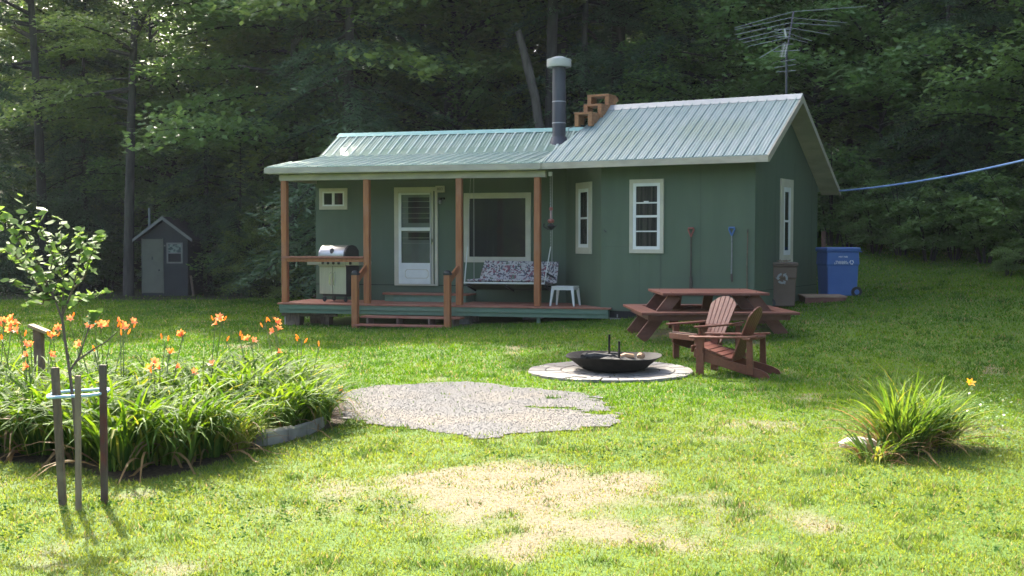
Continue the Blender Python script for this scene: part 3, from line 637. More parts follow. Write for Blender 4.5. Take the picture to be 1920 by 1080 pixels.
fw = MB(F2); fw.box(0.02, WS+.02, -.030, -.003, WZ-.135, WZ-.016); fw.build('fascia', mFascia, cabin)
fw = MB(F2); fw.prism([(WS,-.03,WZ-.025),(WS,WR,WRZ-.008),(WS,WR,WRZ-.14),(WS,.04,WZ-.13)], (.028,0,0)); fw.prism([(WS,WR,WRZ-.008),(WS,WB,WBZ-.008),(WS,WB,WBZ-.12),(WS,WR,WRZ-.14)], (.028,0,0)); fw.build('rake_board', mFascia, cabin)
sf = MB(F2); sf.prism([(4.262,-.0,WZ-.10),(WS-.002,0,WZ-.10),(WS-.002,WR,WRZ-.115),(4.262,WR,WRZ-.115)], (0,0,.02)); sf.prism([(4.262,WR,WRZ-.115),(WS-.002,WR,WRZ-.115),(WS-.002,WB,WBZ-.10),(4.262,WB,WBZ-.10)], (0,0,.02)); sf.build('soffit', mFascia, cabin)
MB(F2).prism([(-.03,0,WZ+.0),(WLr-.02,WR,WRZ+.0),(WLr-.02,WR,WRZ-.14),(-.03,0,WZ-.10)], (.02,0,0)).build('rake_board', mRoofW, cabin)
# stove pipe
pw_ = 2.75; ps = S(F1, 1048, pw_, 240); pb = 3.7; zc = Z(F1, 1048, pw_, 126); pipe = MB(F1); prr = .148
pipe.lathe([(prr,pb),(prr,zc),(0,zc)], (ps,pw_,0), 28); pipe = pipe.build('stove_pipe', mGrey, cabin, smooth=True)
b = MB(F1)
for yy in (191, 231): zz = Z(F1, 1048, pw_, yy); b.lathe([(prr,zz-.01),(prr+.006,zz-.01),(prr+.006,zz+.012),(prr,zz+.012)], (ps,pw_,0), 28)
b.build('pipe_band', mPipeR, pipe)
za = Z(F1, 1048, pw_, 107)
MB(F1).lathe([(.0,zc-.002),(.262,zc-.002),(.272,zc+.02),(.272,za-.06),(.262,za-.052),(.18,za-.05),(.17,za-.02),(.10,za+.005),(0,za+.012)], (ps,pw_,0), 32).build('pipe_cap', mCap, pipe, smooth=True)
MB(F1).lathe([(.24,3.83),(.19,3.95),(.165,4.03),(.149,4.03)], (ps,pw_,0), 28).build('flashing', mGrey, pipe, smooth=True)
MB(F1).tube([(ps+.22,pw_-.1,3.9),(ps+.24,pw_-.1,4.2),(ps+.42,pw_-.1,4.25)], .012, 6).build('brace', mAlu, pipe)
# ------------------------------------------------------------------ things on the porch
def grill():
    s = S(F1, 634, .55); T = F1 @ Matrix.Translation((s-.0, .62, .425)) @ Matrix.Rotation(R(-10), 4, 'Z') @ Matrix.Diagonal((1,1,1.27,1))
    t = thing('gas_grill', T, 'stainless steel gas grill with domed lid and two cabinet doors on the porch', 'grill')
    W, D = .34, .25
    MB(T).box(-W, W, -D, D, .13, .60).build('cabinet', mBlack, t, bevel=.004)
    for sx in (-1, 1):
        d = MB(T).box(min(sx*.008, sx*.335), max(sx*.008, sx*.335), -D-.02, -D-.001, .135, .60).build('cabinet_door', mSteelD, t, bevel=.003)
        x = sx*.045; MB(T).tube([(x,-D-.02,.28),(x,-D-.055,.30),(x,-D-.055,.48),(x,-D-.02,.50)], .010, 8).build('handle', mChrome, d, smooth=True)
    p = MB(T).box(-W-.005, W+.005, -D-.05, D, .605, .70).build('control_panel', mSteelD, t, bevel=.006)
    for i in range(4):
        MB(T @ Matrix.Translation((-.22+i*.135, -D-.05, .655)) @ Matrix.Rotation(R(90), 4, 'X')).lathe([(.026,0),(.024,.03),(0,.032)], n=16).build('knob', mBlack, p, smooth=True)
    sh = MB(T).box(-W-.30, -W-.007, -D-.04, D-.05, .62, .69).build('side_shelf', mSteelD, t, bevel=.006)
    sh = MB(T).box(W+.007, W+.34, -D-.04, D-.05, .62, .69).build('side_shelf', mSteelD, t, bevel=.006)
    MB(T @ Matrix.Translation((W+.13, -D-.04, .655)) @ Matrix.Rotation(R(90), 4, 'X')).lathe([(.026,0),(.024,.03),(0,.032)], n=16).build('knob', mBlack, sh, smooth=True)
    prof = [(-D-.02,.705),(-D-.035,.76),(-D-.02,.84),(-D+.05,.91),(-D+.14,.95),(-D+.27,.955),(D-.10,.93),(D,.86),(D+.01,.705)]
    lid = MB(T).prism([(-W+.02,y,z) for y, z in prof], (2*W-.08,0,0)).build('lid', mSteel, t, smooth=True)
    MB(T).prism([(W-.055,y,z) for y, z in prof], (.04,0,0)).build('lid_end', mBlack, t)
    MB(T).prism([(-W-.015,y,z) for y, z in prof], (.03,0,0)).build('lid_end', mSteel, t)
    MB(T).beam((-W+.03,-D-.055,.725), (W-.05,-D-.055,.725), .02, .02).build('lid_handle', mChrome, t)
    MB(T @ Matrix.Translation((-.02,-D-.012,.86)) @ Matrix.Rotation(R(65), 4, 'X')).lathe([(.05,0),(.046,.008),(0,.01)], n=20).build('thermometer', mBlack, t)
    for x in (-.27, .27):
        for y in (-.18, .18): MB(T @ Matrix.Translation((x, y, .045)) @ Matrix.Rotation(R(90), 4, 'X')).lathe([(.04,-.02),(.045,-.01),(.045,.01),(.04,.02)], n=16).build('wheel', mBlack, t)
    MB(T).box(-.30, .30, -.2, .2, .09, .128).build('base', mBlack, t)
grill()
def swing():
    T = F1 @ Matrix.Translation((0, .0, 0)); sa, sb = S(F1, 880, .6), S(F1, 1026, .6); w0, w1 = .42, .98
    zf, zr = Z(F1, 950, w0, 531), Z(F1, 950, w1, 541)
    t = thing('porch_swing', F1 @ Matrix.Translation(((sa+sb)/2, .7, zf)), 'hanging porch swing with a floral cushion under the large window', 'swing')
    MB(T).tube([(sa-.06,w0,zf),(sb-.02,w0,zf)], .020, 8).build('front_rail', mPlastW, t, smooth=True)
    sm = MB(T)
    for i in range(9): f = i/8; w = w0+.03+(w1-w0)*f; sm.box(sa, sb, w-.025, w+.03, zf-.03+(zr-zf)*f, zf-.012+(zr-zf)*f)
    for s in (sa, (sa+sb)/2, sb): sm.beam((s,w0,zf-.05), (s,w1+.05,zr-.05), .03, .04)
    sm.build('seat_frame', mBlack, t)
    zt = Z(F1, 950, w1+.12, 489)
    def cushion(name, a, b, c, d, th):    # quilted slab between four corners
        nx, ny = 28, 8; vs = []; fs = []
        a, b, c, d = map(Vector, (a, b, c, d)); n = (b-a).cross(d-a).normalized()
        for side in (1, -1):
            for j in range(ny+1):
                for i in range(nx+1):
                    u, v = i/nx, j/ny; p = (a*(1-u)+b*u)*(1-v)+(d*(1-u)+c*u)*v
                    q = (abs(math.sin(u*math.pi*3))**.5*.5+.5)*min(1, (1-abs(2*v-1)**6)+.0)*min(1, (1-abs(2*u-1)**14))
                    vs.append(p+n*side*th*.5*(.25+.75*q))
        N = (nx+1)*(ny+1)
        for j in range(ny):
            for i in range(nx):
                k = j*(nx+1)+i; fs.append((k,k+1,k+nx+2,k+nx+1)); fs.append((N+k+nx+1,N+k+nx+2,N+k+1,N+k))
        ring = [i for i in range(nx+1)]+[j*(nx+1)+nx for j in range(1, ny+1)]+[ny*(nx+1)+i for i in range(nx-1, -1, -1)]+[j*(nx+1) for j in range(ny-1, 0, -1)]
        for a_, b_ in zip(ring, ring[1:]+ring[:1]): fs.append((a_, b_, N+b_, N+a_))
        return MB(T).add(vs, fs).build(name, mFloral, t, smooth=True)
    cushion('seat_cushion', (sa,w0+.0,zf+.06), (sb,w0+.0,zf+.06), (sb+.02,w1,zr+.08), (sa+.02,w1,zr+.08), .10)
    cushion('back_cushion', (sa+.10,w1-.05,zr+.12), (sb+.12,w1-.05,zr+.12), (sb+.12,w1+.14,zt-.02), (sa+.18,w1+.14,zt), .09)
    for s, q in ((sa-.05, 0), (sb-.02, 1)):
        z2 = zf+.75
        MB(T).tube([(s,w0+.0,zf-.02),(s+(.10 if q else .02),w0+.15,z2)], .012, 6).build('hanger_rod', mPlastW, t)
        top = (s+(.06 if q else .06), w0+.25, 3.13)
        for w_ in (w0+.15,):
            ch = MB(T); p0 = Vector((s+(.10 if q else .02), w0+.15, z2)); p1 = Vector(top); n = int((p1-p0).length/.03)
            for i in range(n):
                a = p0.lerp(p1, i/n); b = p0.lerp(p1, (i+.8)/n); ch.beam(a, b, .012 if i % 2 else .004, .004 if i % 2 else .012)
            ch.build('chain', mRope, t)
        MB(T).tube([(s+.0,w1+.1,zr+.02),(s+.06,w1-.1,3.15)], .006, 5).build('chain', mRope, t)
    MB(T).beam((sb-.0,w0+.05,zf+.22), (sb+.06,w1,zf+.10), .03, .03).build('armrest', mBlack, t)
swing()
def stool():
    w = .30; s0, s1 = S(F1, 1036, w), S(F1, 1082, w); zt = Z(F1, 1060, w, 536.5); T = F1 @ Matrix.Translation(((s0+s1)/2, w+.05, .424)) @ Matrix.Rotation(R(-4), 4, 'Z')
    h = zt-.424; t = thing('stool', T, 'white plastic stool standing right of the porch swing', 'stool'); a = (s1-s0)/2-.02
    MB(T).box(-a, a, -a*.85, a*.85, h-.03, h).build('seat', mPlastW, t, bevel=.008)
    MB(T).box(-a+.01, a-.01, -a*.85+.01, a*.85-.01, h-.075, h-.031).build('apron', mPlastW, t)
    for x in (-1, 1):
        for y in (-1, 1):
            MB(T).prism([(x*a-x*.0,y*a*.85,h-.04),(x*(a-.06),y*a*.85,h-.04),(x*(a+.0),y*(a*.85+.03),0),(x*(a+.03),y*(a*.85+.03),0)], (0,-y*.035,0)).build('leg', mPlastW, t)
stool()
def feeder():
    w = -.02; s = S(F1, 1033, w); T = F1 @ Matrix.Translation((s, w, 0)); z = lambda y: Z(F1, 1033, w, y)
    t = thing('bird_feeder', T @ Matrix.Translation((0,0,z(430))), 'red hummingbird feeder hanging by a cord beside the right porch post', 'feeder')
    MB(T).tube([(0,0,3.02),(0,0,z(390))], .004, 5).build('cord', mRope, t)
    MB(T).lathe([(0,z(388)),(.035,z(389)),(.042,z(393)),(.018,z(395)),(0,z(395))], n=16).build('cap', mRedH, t)
    MB(T).lathe([(.022,z(412)),(.022,z(395)),(.018,z(394))], n=12).build('bottle', M_('feeder_glass', (.30,.20,.18), rough=.1), t, smooth=True)
    MB(T).lathe([(0,z(418)),(.055,z(418)),(.07,z(414)),(.05,z(411)),(0,z(411))], n=16).build('feeding_base', mRedH, t)
    m = MB(T); m.lathe([(0,z(432)),(.05,z(429)),(.09,z(424)),(.02,z(418.5))], n=10); m.tube([(-.14,0,z(419)),(-.15,0,z(425)),(-.06,0,z(430)),(.0,0,z(428)),(.12,0,z(423))], .012, 5); m.build('drip_tray', mBlack, t)
feeder()
# ------------------------------------------------------------------ tools on the wall
def wall_tool(name, px, y0, y1, y2, head, shaft, label, cat, dgrip=True):
    w = .455; s = S(F2, px, w, 440); z = lambda y: Z(F2, px, w, y); T = F2 @ Matrix.Translation((s, w, 0))
    t = thing(name, T @ Matrix.Translation((0,0,z(y2))), label, cat)
    MB(T).tube([(0,0,z(y1)),(.004,.0,(z(y1)+z(y2))/2),(-.006,.012,z(y2))], .014, 8).build('shaft', shaft, t, smooth=True)
    if dgrip:
        a, b = z(y1)-.02, z(y0); g = MB(T); g.tube([(0,0,a),(-.055,0,b-.03),(-.055,0,b),(.055,0,b),(.055,0,b-.03),(0,0,a)], .016, 8); g.tube([(-.055,0,b),(.055,0,b)], .019, 8); g.build('grip', head, t, smooth=True)
    return t, T, z
mShaftD = M_('dark_shaft', (.045,.035,.03), (.08,.06,.05), 20, .7); mShaftG = M_('grey_shaft', (.22,.24,.24), (.15,.16,.16), 20, .6)
t, T, z = wall_tool('snow_shovel', 1295.5, 428, 442, 520, mRedH, mShaftD, 'long tool with red D-shaped grip leaning on the green wing wall', 'shovel')
MB(T).prism([(-.028,.0,z(519)),(.028,.0,z(519)),(.032,.018,z(552)),(-.032,.018,z(552))], (0,.012,0)).build('blade', mShaftD, t)
t, T, z = wall_tool('shovel', 1372, 427, 440, 514, mBlueH, mShaftG, 'shovel with blue D-shaped grip and grey shaft on the green wall', 'shovel')
MB(T).prism([(-.018,.0,z(513)),(.018,.0,z(513)),(.025,.012,z(527)),(0,.016,z(530)),(-.02,.012,z(524))], (0,.01,0)).build('blade', mShaftD, t)
w = .47; s = S(F2, 1401, w); za_, zb_ = Z(F2, 1401, w, 430), Z(F2, 1401, w, 554)
t = thing('thin_pole', F2 @ Matrix.Translation((s, w, zb_)), 'thin weathered pole leaning near the right corner of the green wall', 'pole')
MB(F2).tube([(s+.01,w,za_),(s,w,(za_+zb_)/2),(s+.005,w,zb_)], .010, 6).build('shaft', mOldW, t)
MB(F2).tube([(s+.01,w,za_),(s+.02,w-.03,za_-.04),(s+.005,w-.04,za_-.06)], .010, 6).build('hook', mShaftD, t)
# ------------------------------------------------------------------ bins and platform
def bin_(name, p, rz, W, D, H, mat, lidm, wheel_side, label, taper=.82):
    T = TR(p.x, p.y, p.z, rz); t = thing(name, T, label, 'bin')
    a, b = W/2, D/2; wl = taper
    def ring(z, f, g=1): return [(-a*f,-b*f*g,z),(a*f,-b*f*g,z),(a*f,b*f*g,z),(-a*f,b*f*g,z)]
    rs = [(.03, wl), (H*.62, wl+.06), (H*.66, wl+.11), (H*.90, .93)]
    vs = []; fs = []
    for z, f in rs: vs += ring(z, f)
    for i in range(len(rs)-1):
        for j in range(4): fs.append((i*4+j, i*4+(j+1) % 4, i*4+4+(j+1) % 4, i*4+4+j))
    fs += [(3,2,1,0), tuple(range(len(vs)-4, len(vs)))]
    MB(T).add(vs, fs).build('body', mat, t, bevel=.018)
    MB(T).prism([(-a,-b,H*.90),(a,-b,H*.90),(a,b,H*.90),(-a,b,H*.90)], (0,0,.035)).build('rim', mat, t, bevel=.01)
    l = MB(T); q = wheel_side
    l.prism([(-a*1.02,-b*1.03,H*.90+.037),(a*1.02,-b*1.03,H*.90+.037),(a*.96,-b*.94,H*1.0-.01),(a*.5,-b*.9,H),(-a*.5,-b*.9,H),(-a*.96,-b*.94,H*1.0-.01)][:2]+[(a*.97,-b*1.0,H-.012),(-a*.97,-b*1.0,H-.012)], (0,D*1.03,0))
    l.build('lid', lidm, t, bevel=.012)
    h = MB(T); h.tube([(q*a*.98,-b*.6,H*.92),(q*(a+.07),-b*.6,H*.90),(q*(a+.07),b*.6,H*.90),(q*a*.98,b*.6,H*.92)], .014, 8); h.build('handle', mat, t)
    for y in (-b*.92, b*.92):
        Tw = T @ Matrix.Translation((q*a*.80, y, H*.105)) @ Matrix.Rotation(R(90), 4, 'X'); r = H*.105
        wh = MB(Tw).lathe([(r*.55,-.022),(r,-.025),(r,.025),(r*.55,.022)], n=24).build('wheel', mBlack, t, smooth=True)
        MB(Tw).lathe([(0,-.026),(r*.5,-.024),(r*.5,.024),(0,.026)], n=16).build('hub', mat, wh)
    return t, T
pb = gnd(1570, 557); sc_ = pb.y/F
tb, Tb = bin_('blue_recycling_bin', pb, 8, 66*sc_, .60, 94*sc_, mBlueB, mBlueL, 1, 'blue wheeled recycling bin with white print behind the wooden platform', .86)
yb = -.30*.935-.004
text('MRF 7080', .048, Tb @ Matrix.Translation((-.01, -.297, 95*sc_*.79)) @ UP, mText, tb, 'printed_text')
text('Municipalité', .050, Tb @ Matrix.Translation((-.05, -.297, 95*sc_*.70)) @ UP, mText, tb, 'printed_text')
text('LA MINERVE', .056, Tb @ Matrix.Translation((-.05, -.297, 95*sc_*.665)) @ UP, mText, tb, 'printed_text')
def arrows(T, r, w, mat, parent, thick=.003):
    m = MB(T)
    for k in range(3):
        a0 = math.radians(90+k*120+8); a1 = a0+math.radians(74); n = 6; P = []
        for j in range(n+1): a = a0+(a1-a0)*j/n; P.append((math.cos(a)*(r-w), 0, math.sin(a)*(r-w)))
        a2 = a1+math.radians(30); P.append((math.cos(a1)*(r-w*1.7), 0, math.sin(a1)*(r-w*1.7))); P.append((math.cos(a2)*(r-w*.5), 0, math.sin(a2)*(r-w*.5))); P.append((math.cos(a1)*(r+w*.7), 0, math.sin(a1)*(r+w*.7)))
        for j in range(n, -1, -1): a = a0+(a1-a0)*j/n; P.append((math.cos(a)*r, 0, math.sin(a)*r))
        m.prism(P, (0, thick, 0))
    return m.build('recycling_symbol', mat, parent)
arrows(Tb @ Matrix.Translation((.17, -.298, 95*sc_*.685)), .045, .016, mText, tb)
pn = gnd(1465, 577); sc2 = pn.y/F
tn, Tn = bin_('brown_bin', pn, -6, 56*sc2, .50, 86*sc2, mBrownB, mBrownB, -1, 'brown wheeled bin with white recycling arrows beside the cabin corner', .80)
arrows(Tn @ Matrix.Translation((-.015, -.245, 86*sc2*.64)) @ Matrix.Rotation(R(-3), 4, 'X'), .105, .040, M_('faded_print', (.26,.26,.25), rough=.7), tn)
tt = thing('tool_handle', Tn, 'black-gripped tool handle sticking out above the brown bin', 'tool')
MB(Tn).tube([(-.02,.28,.0),(-.06,.30,.80),(-.17,.32,1.02)], .012, 8).build('shaft', mGreyW, tt)
MB(Tn).tube([(-.17,.32,1.02),(-.205,.325,1.19)], .02, 8).build('grip', mBlack, tt, smooth=True)
pp = gnd(1446, 572); MBp = MB(TR(pp.x-.03, pp.y+.12, pp.z)); MBp.beam((0,0,0), (.05,.12,.42), .05, .02); tag(MBp.build('wood_offcut', mGreyW), 'pale narrow board propped left of the brown bin', 'board')
r_ = random.Random(5); md = MB(Tn)
for i in range(7): x = -.12+i*.035; md.beam((x,-.05+r_.uniform(-.1,.1),86*sc2+.005), (x+r_.uniform(.05,.12),-.05+r_.uniform(-.1,.1),86*sc2+.015+r_.uniform(0,.02)), .02, .012)
tag(md.build('dry_debris', mGreyW), 'dry twigs and wood scraps lying on the brown bin lid', 'debris', kind='stuff')
p0 = gnd(1509, 571); T = TR(p0.x, p0.y, p0.z-.0, -6); wd = 77*p0.y/F
t = thing('wooden_platform', T, 'low square wooden platform on the grass in front of the blue bin', 'platform')
MB(T).box(0.01, wd-.01, .01, .95, 0, .135).build('frame', mTable, t, bevel=.004)
bd = MB(T)
for i in range(7): bd.box(0-.01, wd+.01, -.01+i*.14, .122+i*.14, .137, .165)
bd.build('boards', M_('weathered_platform_top', (.36,.25,.17), (.24,.15,.10), 6, .7, bump=.2, stretch=(1,5,5)), t, bevel=.003)
vp = MB(); q = at(1544, 455, 26.9); vp.tube([(q.x,q.y,.5),(q.x,q.y,q.z+.25)], .045, 8); tag(vp.build('rusty_pipe', M_('rusty', (.15,.075,.06), (.09,.05,.04), 10, .8)), 'short rusty vertical pipe at the rear cabin corner above the blue bin', 'pipe')
# ------------------------------------------------------------------ picnic table
def picnic():
    T = TR(TBL.x, TBL.y, TBL.z-.045, 1.5); t = thing('picnic_table', T, 'square brown-red picnic table with attached benches on all four sides', 'picnic table')
    def mitred(a, b, z, th, k):
        m = MB(T @ Matrix.Rotation(R(90*k), 4, 'Z')); g = .004
        return m.prism([(-b+g,-b,z),(b-g,-b,z),(a-g,-a,z),(-a+g,-a,z)], (0,0,th))
    for k in range(4):
        m = MB(T @ Matrix.Rotation(R(90*k), 4, 'Z')); g = .005
        for a, b in ((.70,.86),(.53,.695),(.36,.525),(.19,.355),(.01,.185)):
            m.prism([(-b+g,-b,.72),(b-g,-b,.72),(a-g,-a,.72),(-a+g,-a,.72)], (0,0,.04))
        m.build('tabletop', mTable, t, bevel=.003)
        m = MB(T @ Matrix.Rotation(R(90*k), 4, 'Z'))
        for a, b in ((1.105,1.25),(.955,1.10)): m.prism([(-b+g,-b,.43),(b-g,-b,.43),(a-g,-a,.43),(-a+g,-a,.43)], (0,0,.04))
        be = m.build('bench', mTable, t, bevel=.003)
        m = MB(T @ Matrix.Rotation(R(90*k), 4, 'Z')); m.box(-1.13, 1.13, -1.12, -1.085, .34, .428); m.build('apron', mTable, be)
    for x in (-1, 1):
        for y in (-.62, .62):
            MB(T).beam((x*.62,y,.715), (x*1.18,y*1.05,0), .05, .19, (0,0,1)).build('leg', mTable, t, bevel=.004)
    for x in (-.38, .16): MB(T).beam((x,.62,.71), (x,1.15,.0), .16, .05).build('leg', mTable, t, bevel=.004)
    for y in (-.56, .56): MB(T).box(-1.1, 1.1, y-.02, y+.02, .30, .425).build('bearer', mTable, t, bevel=.004)
    for x in (-1, 1): MB(T).beam((x*.95,-.45,.33), (x*.62,-.2,.70), .04, .06).build('brace', mTable, t)
picnic()
# ------------------------------------------------------------------ adirondack chairs
def adirondack(x, y, ang, label):
    T = TR(x, y, G(x, y)-.012, ang); t = thing('adirondack_chair', T, label, 'chair', 'adirondack chairs by the fire bowl')
    for q in (-1, 1):
        y0 = q*.245; e = (0, q*.028, 0)
        MB(T).prism([(.36,y0,.355),(.37,y0,.25),(.30,y0,.21),(-.50,y0,-.0),(-.60,y0,.0),(-.63,y0,.03),(-.60,y0,.075),(-.52,y0,.115),(-.10,y0,.215),(.15,y0,.305),(.28,y0,.345)], e).build('side_rail', mChair, t, bevel=.003)
        y1 = q*.276
        MB(T).prism([(.225,y1,0),(.325,y1,0),(.325,y1,.49),(.225,y1,.49)], (0,q*.03,0)).build('front_leg', mChair, t, bevel=.003)
        MB(T).prism([(.21,y1+q*.03,.49),(.315,y1+q*.03,.49),(.315,y1+q*.03,.44),(.25,y1+q*.03,.32),(.235,y1+q*.03,.32)], (0,q*.03,0)).build('arm_bracket', mChair, t)
        MB(T).prism([(-.34,y1,.05),(-.43,y1,.05),(-.41,y1,.50),(-.34,y1,.50)], (0,q*.028,0)).build('rear_support', mChair, t, bevel=.003)
        ya, yb = q*.245, q*.385
        MB(T).prism([(.40,ya+q*.02,.492),(.42,(ya+yb)/2,.492),(.40,yb-q*.015,.492),(.30,yb,.492),(.0,yb-q*.01,.497),(-.30,yb-q*.045,.512),(-.47,yb-q*.06,.525),(-.48,ya+q*.03,.525),(-.20,ya+q*.03,.505),(.05,ya,.497)], (0,0,.024)).build('armrest', mChair, t, bevel=.004)
    P = [(.385,.345,1.0),(.31,.372,0),(.215,.345,0),(.12,.312,0),(.025,.277,0),(-.07,.242,0)]
    for i, (px_, pz, r) in enumerate(P):
        d = Vector((.09, 0, .032)) if i else Vector((.0, 0, .09)); a = Vector((px_, 0, pz))
        n = Vector((-.032, 0, .09)).normalized()*.02 if i else Vector((.02, 0, 0))
        poly = [a+Vector((0,-.285,0))-d*.46, a+Vector((0,-.285,0))+d*.46, a+Vector((0,-.285,0))+d*.46+n, a+Vector((0,-.285,0))-d*.46+n]
        MB(T).prism(poly, (0,.57,0)).build('seat_slat', mChair, t, bevel=.004)
    b0 = Vector((-.10, 0, .20)); b1 = Vector((-.40, 0, .90)); n = Vector((-.70, 0, -.30)).normalized()*.02
    nb = 6
    for i in range(nb):
        u0, u1 = i/nb+.008, (i+1)/nb-.008; P = []
        ub, vb = (u0*2-1)*.215, (u1*2-1)*.215
        top = lambda u: 1.0-.17*abs(u*2-1)**2.2
        def pt(u, f): 
            c = b0.lerp(b1, f); wd_ = .215+(.295-.215)*f; return c+Vector((0, (u*2-1)*wd_, 0))
        um = (u0+u1)/2
        MB(T).prism([pt(u0, 0), pt(u1, 0), pt(u1, top(u1)), pt(um, top(um)+.004), pt(u0, top(u0))], n).build('back_slat', mChair, t, bevel=.003)
    MB(T).prism([(-.285,-.33,.49),(-.285,.33,.49),(-.40,.36,.49),(-.44,.2,.49),(-.46,0,.49),(-.44,-.2,.49),(-.40,-.36,.49)], (0,0,.028)).build('back_crossbar', mChair, t, bevel=.003)
    MB(T).beam((-.115,-.24,.23), (-.115,.24,.23), .05, .03).build('lower_crossbar', mChair, t)
adirondack(2.74, 17.09, 210, 'reddish-brown Adirondack chair turned towards us, nearer the picnic table')
adirondack(2.80, 15.52, 152, 'reddish-brown Adirondack chair in side view facing left, nearest to us')
# ------------------------------------------------------------------ fire bowl
c = Vector((1.335, 15.70, G(1.335, 15.7)+.05))
t = thing('fire_bowl', TR(c.x, c.y, c.z), 'wide shallow black iron fire bowl on the round paving', 'fire bowl')
fb = MB(TR(c.x, c.y, c.z)).lathe([(0,.0),(.36,.0),(.42,.02),(.60,.165),(.63,.175),(.63,.185),(.60,.18),(.41,.035),(.34,.02),(0,.02)], n=48).build('bowl', mIron, t, smooth=True)
nzv = random.Random(2)
for v in fb.data.vertices:
    r = math.hypot(v.co.x, v.co.y)
    if r > .5: v.co.z += .012*math.sin(math.atan2(v.co.y, v.co.x)*3+1)
am = MB(TR(c.x, c.y, c.z+.08)); vs = []; 
am.lathe([(.49,.0),(.36,.05),(.2,.075),(.0,.09)], n=24); ash = am.build('ash_pile', mAsh); tag(ash, 'grey ash and cinders filling the black fire bowl', 'ash', kind='stuff')
for v in ash.data.vertices: v.co.z += nzv.uniform(-.02, .025); v.co.x += nzv.uniform(-.012, .012)
for px, py, Yo in ((1142.5, 627, .05), (1161, 640, -.12)):
    p = at(px, py, c.y+Yo); tag(MB(TR(p.x, p.y, 0)).tube([(0,0,c.z+.08),(0,0,p.z)], .015, 10).build('iron_rod', mIron), 'taller black iron rod standing upright in the fire bowl' if py == 627 else 'shorter black iron rod standing upright in the fire bowl', 'rod', 'upright rods in the fire bowl')
for i, (dx, dy, a, L_, m, lb) in enumerate([(.17, -.06, 20, .18, mLog, 'pale half-burnt split log in the fire bowl'), (.36, .02, 70, .17, mLog, 'small pale split wood piece at the right of the fire bowl'), (-.20, -.02, -12, .34, mChar, 'long charred black log left of the rods in the fire bowl'), (-.02, .12, 35, .30, mChar, 'charred black log behind the rods in the fire bowl'), (-.36, .05, 60, .20, mChar, 'short charred log at the left rim of the fire bowl')]):
    T = TR(c.x+dx, c.y+dy, c.z+.165, a); m_ = MB(T); m_.tube([(-L_/2,0,0),(-L_/6,0,.012),(L_/2,0,.0)], [.035,.045,.036], 7); tag(m_.build('firewood', m), lb, 'firewood', 'burnt wood in the fire bowl')
tw = MB(TR(c.x+.33, c.y, c.z+.15)); tw.tube([(0,0,0),(.04,0,.1),(.06,.0,.2)], .003, 5); tw.tube([(.04,0,.1),(-.02,.02,.17)], .0025, 5); tw.tube([(.02,0,.05),(.12,.02,.11)], .0025, 5); tag(tw.build('dry_twig', mGreyW), 'thin dry twig sticking up from the fire bowl', 'twig')
# ------------------------------------------------------------------ step boxes on the roof
def roof_steps():
    t = None; D = None
    base = F2 @ Vector((.50, 1.35, WZ+sl*1.35))
    t = thing('roof_steps', TR(base.x, base.y, base.z, -22), 'raw wooden stair of three stepped boxes on the wing roof by the ridge', 'steps')
    for k, (px0, px1, yt, yb, r) in enumerate([(1077, 1118, 211, 237, 1.18), (1094, 1136, 196, 221, 1.55), (1101, 1151, 178, 204, 1.92)]):
        p = F2 @ Vector((S(F2, px0, r, 205), r, 0)); Yd = p.y; a = at(px0, yt, Yd); T = TR(a.x, a.y, a.z, -27); sc = Yd/F; w = (px1-px0)*sc*.86; h = (yb-yt)*sc
        g = MB(T); g.box(0, w, 0, .42, -.045, 0)
        tr_ = g.build('tread', mRawW, t, bevel=.003)
        for x in (0, w-.09):
            MB(T).box(x+.002, x+.088, .004, .12, -h, -.047).build('post', mRawW, tr_, bevel=.003)
        MB(T).box(.0, .04, .122, .42, -.22, -.047).build('side_board', mRawW, tr_)
        MB(T).box(w-.04, w, .122, .42, -.22, -.047).build('side_board', mRawW, tr_)
    MB(T).beam((w*.75,.05,-h), (w+.03,.42,-h+.22), .035, .09).build('stringer', mRawW, t)
    a = F2 @ Vector((.62, 1.25, WZ+sl*1.25+.03)); b = F2 @ Vector((.80, 1.98, WZ+sl*1.98+.03))
roof_steps()
